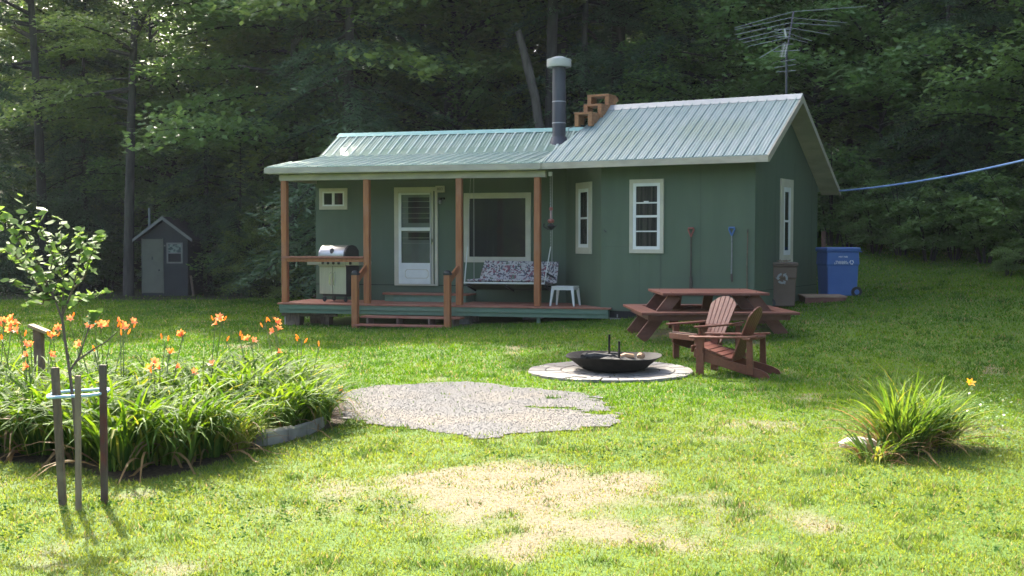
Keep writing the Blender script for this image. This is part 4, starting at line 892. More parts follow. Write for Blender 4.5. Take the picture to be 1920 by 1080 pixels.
# ------------------------------------------------------------------ antenna
def antenna():
    Y0 = 24.9; b = at(1474, 186, Y0); t = thing('tv_antenna', TR(b.x, b.y, b.z-.5), 'old aluminium television antenna on a mast behind the wing roof', 'antenna')
    P = lambda px, py, dy=0: at(px, py, Y0+dy)
    MB().tube([P(1474.5,200), P(1474.5,82)], .024, 8).build('mast', mGrey, t)
    MB().tube([P(1477,85), P(1488,22,.35)], .018, 6).build('boom', mGrey, t)
    for i, (l, c_, r) in enumerate([((1378,52),(1486,22),(1622,12)), ((1377,56),(1484,33),(1588,43)), ((1379,65),(1481,43),(1575,49)), ((1385,75),(1480,52),(1556,65)), ((1393,80),(1478,62),(1522,77)), ((1402,87),(1477,71),(1515,80))]):
        d = .35*(1-i/5)
        MB().tube([P(*l, d-.3), P(*c_, d), P(*r, d+.3)], .006, 5).build('element', mAlu, t)
    for l, r in [((1424,109),(1474,79)), ((1450,97),(1500,94)), ((1464,116),(1491,111)), ((1452,127),(1492,121)), ((1456,135),(1492,132)), ((1452,55),(1482,55)), ((1453,62),(1480,60)), ((1454,70),(1482,68)), ((1478,83),(1487,83))]:
        MB().tube([P(*l, -.08), P(*r, .05)], .008, 5).build('element', mAlu, t)
    m = MB()
    for i in range(9): y = 83+i*2.9; m.tube([P(1467-i*.7,y,-.1), P(1478-i*.5,y,-.1)], .006, 4)
    m.tube([P(1471,54,-.1),P(1474,70,-.1)], .02, 5); m.tube([P(1465,107,-.1),P(1471,84,-.1)], .008, 5); m.tube([P(1471,107,-.1),P(1476,84,-.1)], .008, 5); m.build('corner_reflector', mCap, t)
antenna()
# blue cable to the right
a = F2 @ Vector((WS-.02, WB-.05, WBZ-.02)); pts = []
b = at(1925, 292, 19.6); e_ = b+(b-a)*.9+Vector((0,0,.35))
for i in range(25):
    u = i/24; p = a.lerp(e_, u); p.z -= .55*4*u*(1-u)*.45; pts.append(p)
tag(MB().tube(pts, .019, 8).build('blue_cable', mCable, smooth=True), 'blue cable strung from the rear roof corner out to the right', 'cable')
# ------------------------------------------------------------------ shed (outhouse)
def shed():
    Y0 = 40.5; b = at(310, 556, Y0); zg = G(b.x, Y0); T = TR(b.x, Y0, 0, 0); k = Y0/F; X = lambda px: (px-960)*k-b.x; Zp = lambda py: at(310, py, Y0).z
    t = thing('garden_shed', TR(b.x, Y0, zg), 'small dark shed with a pale door and window at the forest edge', 'shed')
    xl, xr, ze, za = X(265), X(352), Zp(447), Zp(414); xm = (xl+xr)/2; zb = Zp(556)
    MB(T).prism([(xl,0,zb),(xr,0,zb),(xr,0,ze),(xm,0,za),(xl,0,ze)], (0,2.0,0)).build('wall', mShed, t)
    dx = xr-xl
    for q in (-1, 1):
        xe = xm+q*(dx/2+.22); zz = ze-.13
        ro = MB(T).prism([(xm,-.22,za+.14),(xe,-.22,zz+.10),(xe,-.22,zz+.04),(xm,-.22,za+.08)], (0,2.4,0)).build('roof', mShed, t)
        MB(T).prism([(xm,-.25,za+.15),(xe,-.25,zz+.11),(xe,-.25,zz-.0),(xm,-.25,za+.03)], (0,.028,0)).build('fascia', mShedT, ro)
    dr = MB(T).box(X(267.5), X(305), -.03, -.001, Zp(549), Zp(448)).build('door', mShedD, t, bevel=.004)
    f = MB(T); f.box(X(266), X(267.3), -.04, -.001, Zp(550), Zp(447)); f.box(X(305.2), X(307), -.04, -.001, Zp(550), Zp(447)); f.build('door_frame', mShedD, t)
    MB(T).box(X(285), X(287.5), -.045, -.031, Zp(487), Zp(481)).build('door_plate', mBlack, dr)
    MB(T).lathe([(0,0),(.03,0),(.03,.05),(0,.06)], (X(299), -.07, Zp(508)), 10).build('handle', mBlack, dr)
    x0, x1, z0, z1 = X(313), X(343), Zp(494), Zp(455); tt_ = .055; m = MB(T)
    m.box(x0,x1,-.04,-.001,z1-tt_,z1); m.box(x0,x1,-.04,-.001,z0,z0+tt_); m.box(x0,x0+tt_,-.04,-.001,z0+tt_,z1-tt_); m.box(x1-tt_,x1,-.04,-.001,z0+tt_,z1-tt_); m.box(x0+tt_,x1-tt_,-.035,-.001,(z0+z1)/2-.02,(z0+z1)/2+.02)
    w_ = m.build('window', mShedT, t)
    MB(T).box(x0+tt_, x1-tt_, -.012, -.002, (z0+z1)/2+.02, z1-tt_).build('curtain', M_('shed_reflection', (.20,.24,.20), (.05,.07,.06), 9, .8, lo=.45, hi=.55), w_)  # mottled panel paints the reflection in the upper pane; no curtain hangs here
    MB(T).box(x0+tt_, x1-tt_, -.012, -.002, z0+tt_, (z0+z1)/2-.02).build('dark_interior', mDark, w_)
    MB(T).tube([(X(271),.6,ze), (X(271),.6,Zp(389))], .045, 8).build('vent_pipe', M_('vent_grey', (.16,.19,.18), rough=.6), t)
    for i in range(2): MB(T).box(X(272), X(312), -.35-.28*i, -.07-.28*i, zg-.1, Zp(557)-.10*i).build('step', mOldW, t)
    MB(T).box(X(308.5), X(311), -.05, -.001, Zp(462), Zp(459)).build('wall_lamp', mShedT, t)
    pb_ = MB(T); pb_.beam((X(364),-.1,zg), (X(355),.15,Zp(517)), .07, .05); tag(pb_.build('leaning_board', mOldW), 'old board leaning against the right side of the dark shed', 'board')
shed()
# ------------------------------------------------------------------ leaf and blade geometry
def leaves_np(pos, nrm, dirv, L, W, hexa=False):
    """flat leaves: pos centre, nrm normal, dirv long axis; returns (n,k,3)"""
    nrm = nrm/np.linalg.norm(nrm, axis=1, keepdims=True); side = np.cross(nrm, dirv); side /= np.linalg.norm(side, axis=1, keepdims=True)+1e-9
    d = np.cross(side, nrm); L = np.asarray(L)[:, None]; W = np.asarray(W)[:, None]
    if hexa: pts = [(-.5,0),(-.22,.42),(.15,.5),(.5,0),(.15,-.5),(-.22,-.42)]
    else: pts = [(-.5,0),(-.05,.5),(.5,0),(-.05,-.5)]
    return np.stack([pos+d*(a*L)+side*(b*W) for a, b in pts], 1)
def pts_tube_np(pts, r0, r1, mb, n=6):
    k = len(pts); mb.tube(pts, [r0+(r1-r0)*i/(k-1) for i in range(k)], n)
def make_tree(name, seed, h, r, base, nb, nleaf, kind, leafmat_, lsize, trunk_r):
    rg = np.random.default_rng(seed); mb = MB(); P = []; Nn = []; Dd = []; LL = []
    lean = rg.uniform(-.03, .03, 2); wob = rg.uniform(-.25, .25, (5, 2))
    def tp(z):
        f = z/h; return np.array([lean[0]*z+wob[0,0]*math.sin(f*5+wob[1,0]*9)*f, lean[1]*z+wob[0,1]*math.sin(f*4+wob[1,1]*9)*f, z])
    pts_tube_np([tp(z) for z in np.linspace(-.4, h*.98, 12)], trunk_r*.78, trunk_r*.10, mb, 9)
    brs = []; tot = 0
    for i in range(nb):
        f = (i+rg.uniform(0, 1))/nb; z = base+(h-base)*f**(.9)
        if kind == 'conifer': Lb = r*(1.02-f)**.8*rg.uniform(.75, 1.15); el = R(12-30*(1-f)+rg.uniform(-8, 8)); droop = .25
        else: Lb = r*(math.sin(math.pi*min(1, .28+.70*f))**.8)*rg.uniform(.55, 1.2); el = R(5+55*f+rg.uniform(-14, 14)); droop = .28
        az = rg.uniform(0, 2*math.pi); o = tp(z); d = np.array([math.cos(az)*math.cos(el), math.sin(az)*math.cos(el), math.sin(el)])
        brs.append((o, d, Lb, droop)); tot += Lb**1.7
    for (o, d, Lb, droop) in brs:
        q = [o+d*Lb*t-np.array([0, 0, droop*Lb*t*t]) for t in (0, .35, .7, 1.0)]
        pts_tube_np(q, .018*Lb+.008, .004, mb, 4)
        n = int(nleaf*Lb**1.7/tot); t = rg.uniform(0.12, 1, n)**.75; hd = np.array([-d[1], d[0], 0]); hd /= np.linalg.norm(hd)+1e-9
        wid = Lb*.34*np.sin(np.clip(t*1.05+.12, 0, 1)*math.pi)**.7
        # leaves gather on side twigs
        ntw = 7+int(Lb*3); tw = rg.integers(0, ntw, n); tt = (tw+.5)/ntw; t = np.clip(t*.35+tt*.68+rg.normal(0, .015, n), .05, 1.04)
        u = rg.uniform(-1, 1, n); lat = u*wid
        p = o[None]+d[None]*(Lb*(t+.12*np.abs(u)))[:, None]+hd[None]*lat[:, None]; p[:, 2] -= droop*Lb*t*t+.10*np.abs(lat)+rg.normal(0, .05 if kind == 'conifer' else .10, n)
        p += rg.normal(0, .035 if kind == 'conifer' else .08, (n, 3))
        nn = np.stack([rg.normal(0, .45, n), rg.normal(0, .45, n), np.ones(n)*1.0], -1); nn += d[None]*.15
        dd = d[None]+hd[None]*(np.sign(u)*1.1)[:, None]+rg.normal(0, .35, (n, 3)); P.append(p); Nn.append(nn); Dd.append(dd)
    P = np.concatenate(P); Nn = np.concatenate(Nn); Dd = np.concatenate(Dd); n = len(P)
    sz = lsize*rg.uniform(.6, 1.35, n); V = leaves_np(P, Nn, Dd, sz, sz*(.26 if kind == 'conifer' else .62))
    t = bpy.data.objects.new(name, None); C.objects.link(t)
    tr = mb.build('trunk', mBark, None, smooth=True); tr.parent = t
    cr = np_mesh('crown', V, 4, leafmat_); cr.parent = t
    return t
def make_bush(name, seed, h, r, nleaf, leafmat_, lsize, nst=9):
    rg = np.random.default_rng(seed); mb = MB(); P = []; Nn = []; Dd = []
    for i in range(nst):
        az = rg.uniform(0, 6.28); tip = np.array([math.cos(az)*r*rg.uniform(.2, 1), math.sin(az)*r*rg.uniform(.2, 1), h*rg.uniform(.6, 1)])
        q = [np.array([tip[0]*.1, tip[1]*.1, -.1]), tip*np.array([.35, .35, .5]), tip*np.array([.7, .7, .85]), tip]; pts_tube_np(q, .022, .005, mb, 4)
        ns = 6
        for k in range(ns):
            f = rg.uniform(.15, 1); b = tip*np.array([f, f, 1-(1-f)**1.4]); a2 = rg.uniform(0, 6.28); Ls = r*.55*rg.uniform(.5, 1.1); dv = np.array([math.cos(a2), math.sin(a2), .15])
            n = nleaf//(nst*ns); t = rg.uniform(0, 1, n)**.7; hd = np.array([-dv[1], dv[0], 0]); u = rg.uniform(-1, 1, n)
            p = b+dv*(Ls*t)[:, None]+hd*(u*Ls*.4)[:, None]; p[:, 2] -= .25*Ls*t*t; p += rg.normal(0, .05, (n, 3)); P.append(p)
            Nn.append(np.stack([rg.normal(0, .4, n), rg.normal(0, .4, n), np.ones(n)], -1)); Dd.append(dv+hd*(np.sign(u)*.8)[:, None]+rg.normal(0, .3, (n, 3)))
    P = np.concatenate(P); P[:, 2] = np.abs(P[:, 2]); Nn = np.concatenate(Nn); Dd = np.concatenate(Dd); n = len(P); sz = lsize*rg.uniform(.6, 1.3, n)
    t = bpy.data.objects.new(name, None); C.objects.link(t)
    tr = mb.build('stem', mBark, None); tr.parent = t; cr = np_mesh('foliage', leaves_np(P, Nn, Dd, sz, sz*.6), 4, leafmat_); cr.parent = t
    return t
protos = {
 'b0': make_tree('broadleaf_tree', 11, 19, 4.4, 3.5, 62, 30000, 'broad', mLeafA, .17, .21),
 'b1': make_tree('broadleaf_tree', 12, 17, 4.0, 2.5, 60, 28000, 'broad', mLeafC, .16, .17),
 'b2': make_tree('broadleaf_tree', 13, 21, 4.8, 6.0, 56, 28000, 'broad', mLeafA, .17, .26),
 'c0': make_tree('hemlock_tree', 21, 18, 3.3, 1.2, 120, 34000, 'conifer', mLeafB, .20, .20),
 'c1': make_tree('hemlock_tree', 22, 15, 3.0, .8, 105, 30000, 'conifer', mLeafB, .19, .17),
 'u0': make_tree('understory_tree', 31, 7.5, 2.9, .5, 52, 15000, 'broad', mLeafC, .14, .07),
 'u1': make_tree('understory_tree', 32, 6.0, 2.4, .4, 46, 12000, 'broad', mLeafA, .14, .06),
 's0': make_bush('forest_shrub', 41, 2.3, 1.5, 5400, mLeafS, .12),
 's1': make_bush('forest_shrub', 42, 1.5, 1.3, 4300, mLeafS, .11),
}
used = set()
CAT = {'b': 'tree', 'c': 'tree', 'u': 'tree', 's': 'shrub'}
def plant(kind, x, y, sc=1, rz=None, label=None, group=None, tilt=0, r_=random.Random(99)):
    rz = r_.uniform(0, 360) if rz is None else rz; M = TR(x, y, G(x, y), rz) @ Matrix.Rotation(R(tilt), 4, 'X') @ Matrix.Scale(sc, 4)
    if kind in used: o = dup(protos[kind], M)
    else: o = protos[kind]; o.matrix_world = M; used.add(kind)
    for k_ in ('group', 'label', 'category'):
        if k_ in o: del o[k_]
    tag(o, label, CAT[kind[0]], group); return o
LB = {'b': ('tall leafy broadleaf tree in the dense woods behind', 'tall broadleaf trees of the woods'), 'c': ('dark hemlock tree among the dense woods behind', 'dark hemlocks of the woods'),
      'u': ('young leafy tree low along the edge of the woods', 'young trees along the woods edge'), 's': ('green leafy shrub on the woods floor', 'shrubs along the woods edge')}
def wild(kind, x, y, sc=1): return plant(kind, x, y, sc, None, LB[kind[0]][0], LB[kind[0]][1])
def PX(px, Y): return (px-960)/F*Y
rw = random.Random(17)
# trunks one can tell apart
TR_LIST = [('b2', 84, 43.5, 1.0, 'tall straight dark trunk, leftmost of the two slim parallel trunks at far left'),
 ('b0', 121, 46.5, 1.0, 'tall straight tree right beside the leftmost dark trunk'),
 ('b2', 240, 40.5, .95, 'tree with bare dark trunk just left of the dark shed'),
 ('b0', 585, 41.0, 1.15, 'big dark tree standing behind the left end of the porch roof'),
 ('b2', 548, 44.0, 1.0, 'tree close behind the big dark one left of the porch roof'),
 ('b2', 1027, 35.5, 1.1, 'thick dark trunk right behind the stove pipe')]
for k, px, Y, sc, lb in TR_LIST: plant(k, PX(px, Y), Y, sc, rz=rw.uniform(0, 360), label=lb)
# far rows, front rows
for Y, st, kinds, sc in ((74, 5.0, 'b0 b1 c0 b2', 1.15), (64, 4.6, 'b1 b0 c0 b2', 1.1), (55, 4.4, 'b0 c0 b1 c1', 1.0), (48, 4.2, 'b1 c1 b0 c0', .95)):
    x = -.46*Y-2
    while x < .46*Y+3:
        k = rw.choice(kinds.split())
        xx = x+rw.uniform(-1.2, 1.2); yy = Y+rw.uniform(-2, 2)
        if not (-.40*yy < xx < -.25*yy and Y > 50 and rw.random() < .7): wild(k, xx, yy, sc*rw.uniform(.85, 1.15))
        x += st*rw.uniform(.8, 1.2)
for px, Y, k, s in [(-40,42,'c1',.9),(160,45,'c1',.9),(330,44.5,'u0',1.2),(390,43,'c1',.75),(440,40.5,'c1',.42),(500,43,'u0',1.1),(650,42,'b1',.8),(720,39,'u0',1.2),(790,40,'c0',.9),(860,38,'u0',1.1),(900,42,'b1',.9),(940,38,'u1',1.0),(1080,36,'c0',.95),(1150,39,'c1',1.1),(1230,35.5,'c0',.95),(1290,36,'b1',.8),
    (1360,34,'u0',1.25),(1410,38,'b0',.9),(1450,33.5,'b1',.62),(1530,33,'u0',1.2),(1600,35,'b1',.8),(1650,32.5,'u0',1.2),(1700,36,'c0',.9),(1750,31,'c1',.7),(1800,33,'u0',1.2),(1860,30.5,'c1',.72),(1900,34,'b1',.8),(1960,29,'u0',1.1),(2010,32,'c0',.8),(1840,37,'b0',.9),(1550,38,'c0',1.0),(2100,28,'b1',.7)]:
    wild(k, PX(px, Y)+rw.uniform(-.3, .3), Y, s)
for px, Y, k, s in [(20,43,'s0',1),(70,44.5,'s1',1.1),(150,43,'s0',.9),(200,44,'s0',1.0),(380,43.5,'s0',.9),(470,40,'u1',.5),(520,41.5,'s0',1),(560,39.5,'u1',.6),(480,42,'s1',1.2),(1590,31.5,'s0',.9),(1640,30.5,'s1',1.0),(1690,30.0,'s0',.9),(1740,29,'s1',1.1),(1790,28.8,'s0',.8),(1850,28,'s1',1.1),(1910,27.5,'s0',1.0),(1960,26.5,'s1',1),(1890,25.8,'s1',.45),(1560,32,'s0',1.2),(700,37.5,'s0',1.3),(830,37,'s0',1.2),(980,36,'s0',1.3),(640,38,'s1',1.3)]:
    wild(k, PX(px, Y), Y, s)
# woods across the clearing behind the viewer (seen mirrored in the windows)
for i in range(12): wild(['b0','b1','c0'][i % 3], -48+i*6.2+rw.uniform(-1.5, 1.5), -27+rw.uniform(-4, 4), rw.uniform(.7, .9)); wild('u0', -46+i*6.2+rw.uniform(-1.5, 1.5), -15+rw.uniform(-2, 2), 1)
for x, y, k, s_ in [(-5.2,37.8,'b0',1.4),(-2.2,38.5,'b1',1.5),(1.4,37.2,'b2',1.3),(4.4,38,'b2',1.3),(7.4,37,'b2',1.25),(2.6,41,'b2',1.35),(-.8,42,'b2',1.35),(5.8,41.5,'b2',1.3),(9.5,38.5,'b2',1.3),(1.7,43,'c0',1.0),(2.1,46,'u0',1.6),(1.3,49,'c1',1.1),(1.0,44.5,'u0',1.5)]: wild(k, x, y, s_)
for px, Y, k, s_ in [(100,52,'u0',1.3),(150,54,'u0',1.4),(190,51,'u1',1.4),(225,55,'u0',1.5),(270,52,'u0',1.4),(310,55,'u0',1.5),(350,51,'u1',1.5),(60,53,'u0',1.4),(10,51,'u0',1.4),(180,60,'c1',.8),(250,61,'c1',.75),(120,60,'c1',.75),(400,52,'u0',1.5),(450,50,'u0',1.4),(300,62,'c1',.8),(300,46,'b1',.9),(445,45.5,'b1',.95),(165,48,'b1',1.0)]: wild(k, PX(px, Y), Y, s_)
for x, y, k in [(15,8,'b0'),(17,14,'c0'),(14.5,19,'b1'),(18,3,'b1'),(17,22,'c1'),(21,9,'c0'),(20,17,'b2')]: wild(k, x, y, .9)  # unseen trees right of the view, added to darken the gable wall
for x, y, k, s_ in [(-3.6,41.5,'b0',1.45),(-7.2,38.8,'b1',1.4),(.2,40.5,'b0',1.5),(-5.0,36,'c0',1.2),(3.2,36.2,'b2',1.3)]: wild(k, x, y, s_)
for x, y, k in [(13.2,17,'b0'),(13.5,11.5,'c0'),(13.4,22.5,'b1'),(14,26,'c0'),(12.5,6,'b1'),(12.8,14,'u0'),(12.2,19.5,'u0'),(12.6,9,'u1')]: wild(k, x, y, .78)  # closer trees beyond the right edge, put in to dim the gable further
for i in range(15): wild(['c1','b1','u0'][i % 3], -44+i*2.6, -10-(i % 4)*2.4, .62)
for x, y, k in [(-21,-4,'c1'),(-25,0,'b1'),(-21,4,'u0'),(-24,8,'c1'),(-28,4,'b0'),(-22,13,'b1'),(-26,17,'c0'),(-21.5,19,'u0'),(-24,24,'b0'),(-27,11,'c1'),(-30,-3,'c0'),(-33,3,'b1'),(-20,30,'c1')]: wild(k, x, y, 1)
# snag
p0, p1, p2, p3 = at(1012, 245, 35), at(1003, 180, 35), at(988, 120, 35), at(972, 60, 35)
b0 = Vector((p0.x+.15, 35, G(p0.x, 35)-.2))
t = thing('dead_snag', TR(b0.x, b0.y, b0.z), 'broken-topped bare dead trunk leaning left behind the stove pipe', 'dead tree')
MB().tube([b0, p0, p1, p2, at(980,88,35), p3, at(976,55,35)], [.16,.135,.13,.135,.10,.095,.015], 10).build('trunk', mSnag, t, smooth=True)
MB().tube([p0+Vector((.05,-.05,-.6)), at(1006,185,34.9), at(998,150,34.9), at(987,115,34.9)], [.07,.06,.05,.02], 7).build('limb', mSnag, t, smooth=True)
# ------------------------------------------------------------------ apple sapling with its stakes
def sapling():
    Y0 = 7.95; rg = np.random.default_rng(4); g = gnd(150, 950); t = thing('apple_sapling', TR(g.x, g.y, g.z), 'young apple sapling held between three wooden stakes in front of the flower bed', 'tree')
    P = lambda q, dy: at(q[0], q[1], Y0+dy)
    trunk = MB(); br = []
    main = [(150,952),(146,860),(138,760),(131,700),(122,640),(117,600)]
    trunk.tube([P(q, 0) for q in main], [.013,.012,.011,.010,.010,.009], 7)
    paths = [([(117,600),(104,565),(88,530),(66,480),(48,430),(40,378)], .0), ([(117,600),(118,560),(119,520),(116,470),(113,410)], .12), ([(118,590),(135,545),(147,500),(151,460),(149,432)], -.12),
             ([(135,545),(158,520),(170,480),(182,452),(188,445)], -.2), ([(104,565),(75,540),(48,505),(30,480),(8,470),(-8,478)], .18), ([(88,530),(60,500),(35,450),(15,420),(4,405)], -.15), ([(118,575),(150,565),(175,555),(205,548)], .1),
             ([(104,565),(70,560),(45,540),(15,528)], -.1), ([(119,520),(105,490),(85,450),(70,420),(82,395)], .05), ([(100,555),(92,520),(100,480),(95,440)], .2), ([(128,700),(148,670),(165,620),(172,600),(180,588)], .05), ([(88,530),(80,570),(60,570),(52,575)], .1), ([(140,680),(175,655),(200,640),(222,620)], .0)]
    pos = []; dr = []
    for k, (pp, dy) in enumerate(paths):
        pts = [P(q, dy*i/(len(pp)-1)) for i, q in enumerate(pp)]; trunk.tube(pts, [.008*(1-.75*i/(len(pp)-1)) for i in range(len(pp))], 5)
        if k in (12,): n = 3
        else: n = 26
        for j in range(n):
            f = (j+.6)/n*(len(pts)-1) if k not in (10,) else (len(pts)-1)*(.6+.4*j/n); i = min(int(f), len(pts)-2); p = pts[i].lerp(pts[i+1], f-i)
            if k < 4 and f < .9: continue
            a = j*2.4+rg.uniform(-.5, .5); ax = (pts[i+1]-pts[i]).normalized(); d = Vector((math.cos(a), math.sin(a), .55))+ax*.5; d.normalize(); pos.append(p+d*.027); dr.append(d)
    trunk.build('trunk', mBarkS, t, smooth=True)
    pos = np.array(pos); dr = np.array(dr); n = len(pos); h_ = n//2; pos = np.concatenate([pos, pos[:h_]+rg.normal(0, .022, (h_, 3))]); dr = np.concatenate([dr, dr[:h_]+rg.normal(0, .5, (h_, 3))]); n = len(pos)
    nn = np.stack([rg.normal(0, .45, n), rg.normal(-.25, .45, n), np.ones(n)*.8], -1); sz = rg.uniform(.045, .088, n)
    V = leaves_np(pos, nn, dr, sz, sz*.56, True); inv = np.array(WM[t.name].inverted()); V = V+inv[:3, 3]
    o = np_mesh('crown', V, 6, mLeafApple, t)
sapling()
def stake(px0, y0, px1, y1, mat, w, label, Y=None):
    b = gnd(px1, y1); tpt = at(px0, y0, b.y); T = TR(b.x, b.y, b.z); m = MB(T)
    m.beam((0,0,-.1), (tpt.x-b.x, 0, tpt.z-b.z), w, w*.85, (0,1,0)); tag(m.build('wooden_stake', mat, bevel=.003), label, 'stake', 'stakes around the apple sapling'); return b, tpt
stake(103, 689, 119, 950, mOldW, .046, 'dark weathered square stake, leftmost of the three around the sapling')
stake(146, 704, 147, 963, mGreyW, .034, 'pale thin stake standing in front, middle of the three around the sapling')
stake(193, 684, 196, 948, mRedS, .042, 'dark stake with a red-painted lower half, rightmost around the sapling')
c_ = at(147, 737, 8.0); hp = []
for i in range(33):
    a = 2*math.pi*i/32; hp.append((c_.x+.192*math.cos(a), c_.y+.20*math.sin(a)*1.0, c_.z+.012*math.cos(a)+.004*math.sin(3*a)))
tag(MB().tube(hp, .0105, 7, cap=False).build('hose_ring', mHose, smooth=True), 'pale blue plastic hose looped around the three stakes', 'hose')
# slanted-top post in the flower bed
g = Vector((PX(70, 12.3), 12.3, 0)); g.z = G(g.x, g.y); z1 = at(70, 618, 12.3).z
t = thing('bed_post', TR(g.x, g.y, g.z), 'short weathered post with a slanted cap board among the orange daylilies', 'post')
MB(TR(g.x, g.y, 0)).beam((.02,0,g.z-.1), (0,0,z1), .085, .085, (0,1,0)).build('post', mOldW, t, bevel=.004)
MB(TR(g.x, g.y, 0)).beam((-.085,0,z1+.045), (.10,0,z1-.03), .14, .03, (0,0,1)).build('cap_board', M_('cap_wood', (.34,.27,.15), (.22,.17,.10), 8, .8), t, bevel=.003)
# stone edging
em = MB(); rr = random.Random(8)
ep = [gnd(*q) for q in ((474, 838), (500, 836), (540, 829), (575, 818), (600, 808))]
for a, b in zip(ep, ep[1:]):
    em.prism([(a.x,a.y,a.z-.05),(b.x-.006,b.y,b.z-.05),(b.x-.006+.02,b.y+.22,b.z-.05),(a.x+.02,a.y+.22,a.z-.05)], (0,0,.16+rr.uniform(0,.006)))
tag(em.build('stone_edging', mPaver, bevel=.012), 'low curved stone edging at the front of the daylily bed', 'edging')
# ------------------------------------------------------------------ daylilies
def blades(rg, n, rad, L0, L1, w, cols, dry=.06, up=(70, 88), bend=(.9, 2.0), segs=7, drycol=((.24,.16,.07),(.16,.11,.055))):
    az = rg.uniform(0, 6.283, n); rb = rad*np.sqrt(rg.uniform(0, 1, n)); a0 = rg.uniform(0, 6.283, n)
    bx = rb*np.cos(a0); by = rb*np.sin(a0); az = np.where(rg.uniform(0, 1, n) < .6, a0+rg.normal(0, .6, n), az)
    L = rg.uniform(L0, L1, n); el = np.radians(rg.uniform(up[0], up[1], n)); bd = rg.uniform(bend[0], bend[1], n); W = w*rg.uniform(.7, 1.3, n)
    dryk = rg.uniform(0, 1, n) < dry; el = np.where(dryk, np.radians(rg.uniform(15, 55, n)), el)
    x, y, z = bx.copy(), by.copy(), np.zeros(n); C_ = []; tws = rg.uniform(-.7, .7, n)
    rows = []
    for k in range(segs+1):
        t = k/segs; a = el-bd*t**1.6*1.35; wk = W*(1-t**2.6)*(.75+.5*math.sin(min(1, t*2)*math.pi/2))*.8+.0006
        pa = az+math.pi/2+tws*t; sxv = np.stack([np.cos(pa)*wk/2, np.sin(pa)*wk/2, wk*.12*np.sin(tws*3)], -1); c = np.stack([x, y, z], -1); rows.append((c-sxv, c+sxv))
        st = L/segs; x = x+np.cos(az)*np.cos(a)*st; y = y+np.sin(az)*np.cos(a)*st; z = np.maximum(z+np.sin(a)*st, .01)
    V = np.stack([np.stack([rows[k][0], rows[k][1], rows[k+1][1], rows[k+1][0]], 1) for k in range(segs)], 1).reshape(-1, 4, 3)
    m = rg.uniform(0, 1, (n, 1)); col = np.array(cols[0])*(1-m)+np.array(cols[1])*m
    dc = np.array(drycol[0])*(1-m)+np.array(drycol[1])*m; col = np.where(dryk[:, None], dc, col); yl = (rg.uniform(0, 1, n) < .07)[:, None]; col = np.where(yl, np.array((.24,.25,.05)), col)
    return V, np.repeat(col, segs, 0).astype(np.float32)
mBladeA = leafmat('daylily_blade', None, None, .42, attr=True, rough=.65, spec=.12)
cl_meshes = []
for k in range(4):
    rg = np.random.default_rng(100+k); V, col = blades(rg, 165, .20, .68, 1.10, .034, ((.035,.090,.014),(.135,.215,.035)), up=(58, 88), bend=(1.1, 2.4))
    o = np_mesh('leaves', V, 4, mBladeA, col=col); cl_meshes.append(o.data); C.objects.unlink(o); bpy.data.objects.remove(o)
def flower_mesh(seed, mat, r=.055, bud=False):
    rg = np.random.default_rng(seed); Q = []
    for k in range(6):
        a = k*math.pi/3+rg.uniform(-.1, .1); w = .022 if k % 2 else .030; e0, e1 = R(70), R(-5+rg.uniform(-15, 15)); p = np.zeros(3); rows = []
        for j in range(5):
            t = j/4; e_ = e0+(e1-e0)*t; ww = w*math.sin(math.pi*min(.97, .12+t*.8)); s_ = np.array([-math.sin(a), math.cos(a), 0])*ww/2; rows.append((p-s_, p+s_)); p = p+np.array([math.cos(a)*math.cos(e_), math.sin(a)*math.cos(e_), math.sin(e_)])*r*1.35/4
        for j in range(4): Q.append([rows[j][0], rows[j][1], rows[j+1][1], rows[j+1][0]])
    o = np_mesh('flower', np.array(Q), 4, mat); d = o.data; C.objects.unlink(o); bpy.data.objects.remove(o); return d
fl_m = [flower_mesh(i, mFlower, .046+.004*i) for i in range(3)]; fl_y = flower_mesh(9, mFlowerY, .05)
def bud_mesh():
    m = MB(); m.lathe([(0,0),(.006,.01),(.009,.03),(.006,.055),(0,.065)], n=7); o = m.build('bud', mFlowerY, smooth=True); d = o.data; C.objects.unlink(o); bpy.data.objects.remove(o); return d
bd_m = bud_mesh()
clumps = []
def lily(x, y, sc, k, label, rz):
    T = TR(x, y, G(x, y), rz) @ Matrix.Scale(sc, 4); t = thing('daylily_clump', T, label, 'daylily', 'daylilies of the flower bed')
    o = bpy.data.objects.new('leaves', cl_meshes[k]); C.objects.link(o); o.parent = t; clumps.append((t, x, y)); return t
rl = random.Random(31)
front = [(-60,846,.80,'front row, at the left photo edge'),(20,848,.85,'front row, left of the dark stake'),(90,850,.85,'front row, right behind the dark left stake'),(165,862,.85,'front row, seen between the pale and the red-based stake'),(235,878,.86,'front row, arching out right of the red-based stake'),(310,870,.85,'front row, second clump right of the red-based stake'),(378,855,.72,'front row, beside the pale yellow grass tuft'),(520,815,.70,'front row, right above the stone edging'),(598,797,.62,'rightmost clump, leaning over the gravel pad edge'),(560,803,.64,'front row, above the right end of the stone edging'),(448,835,.66,'front row, just left of the stone edging')]
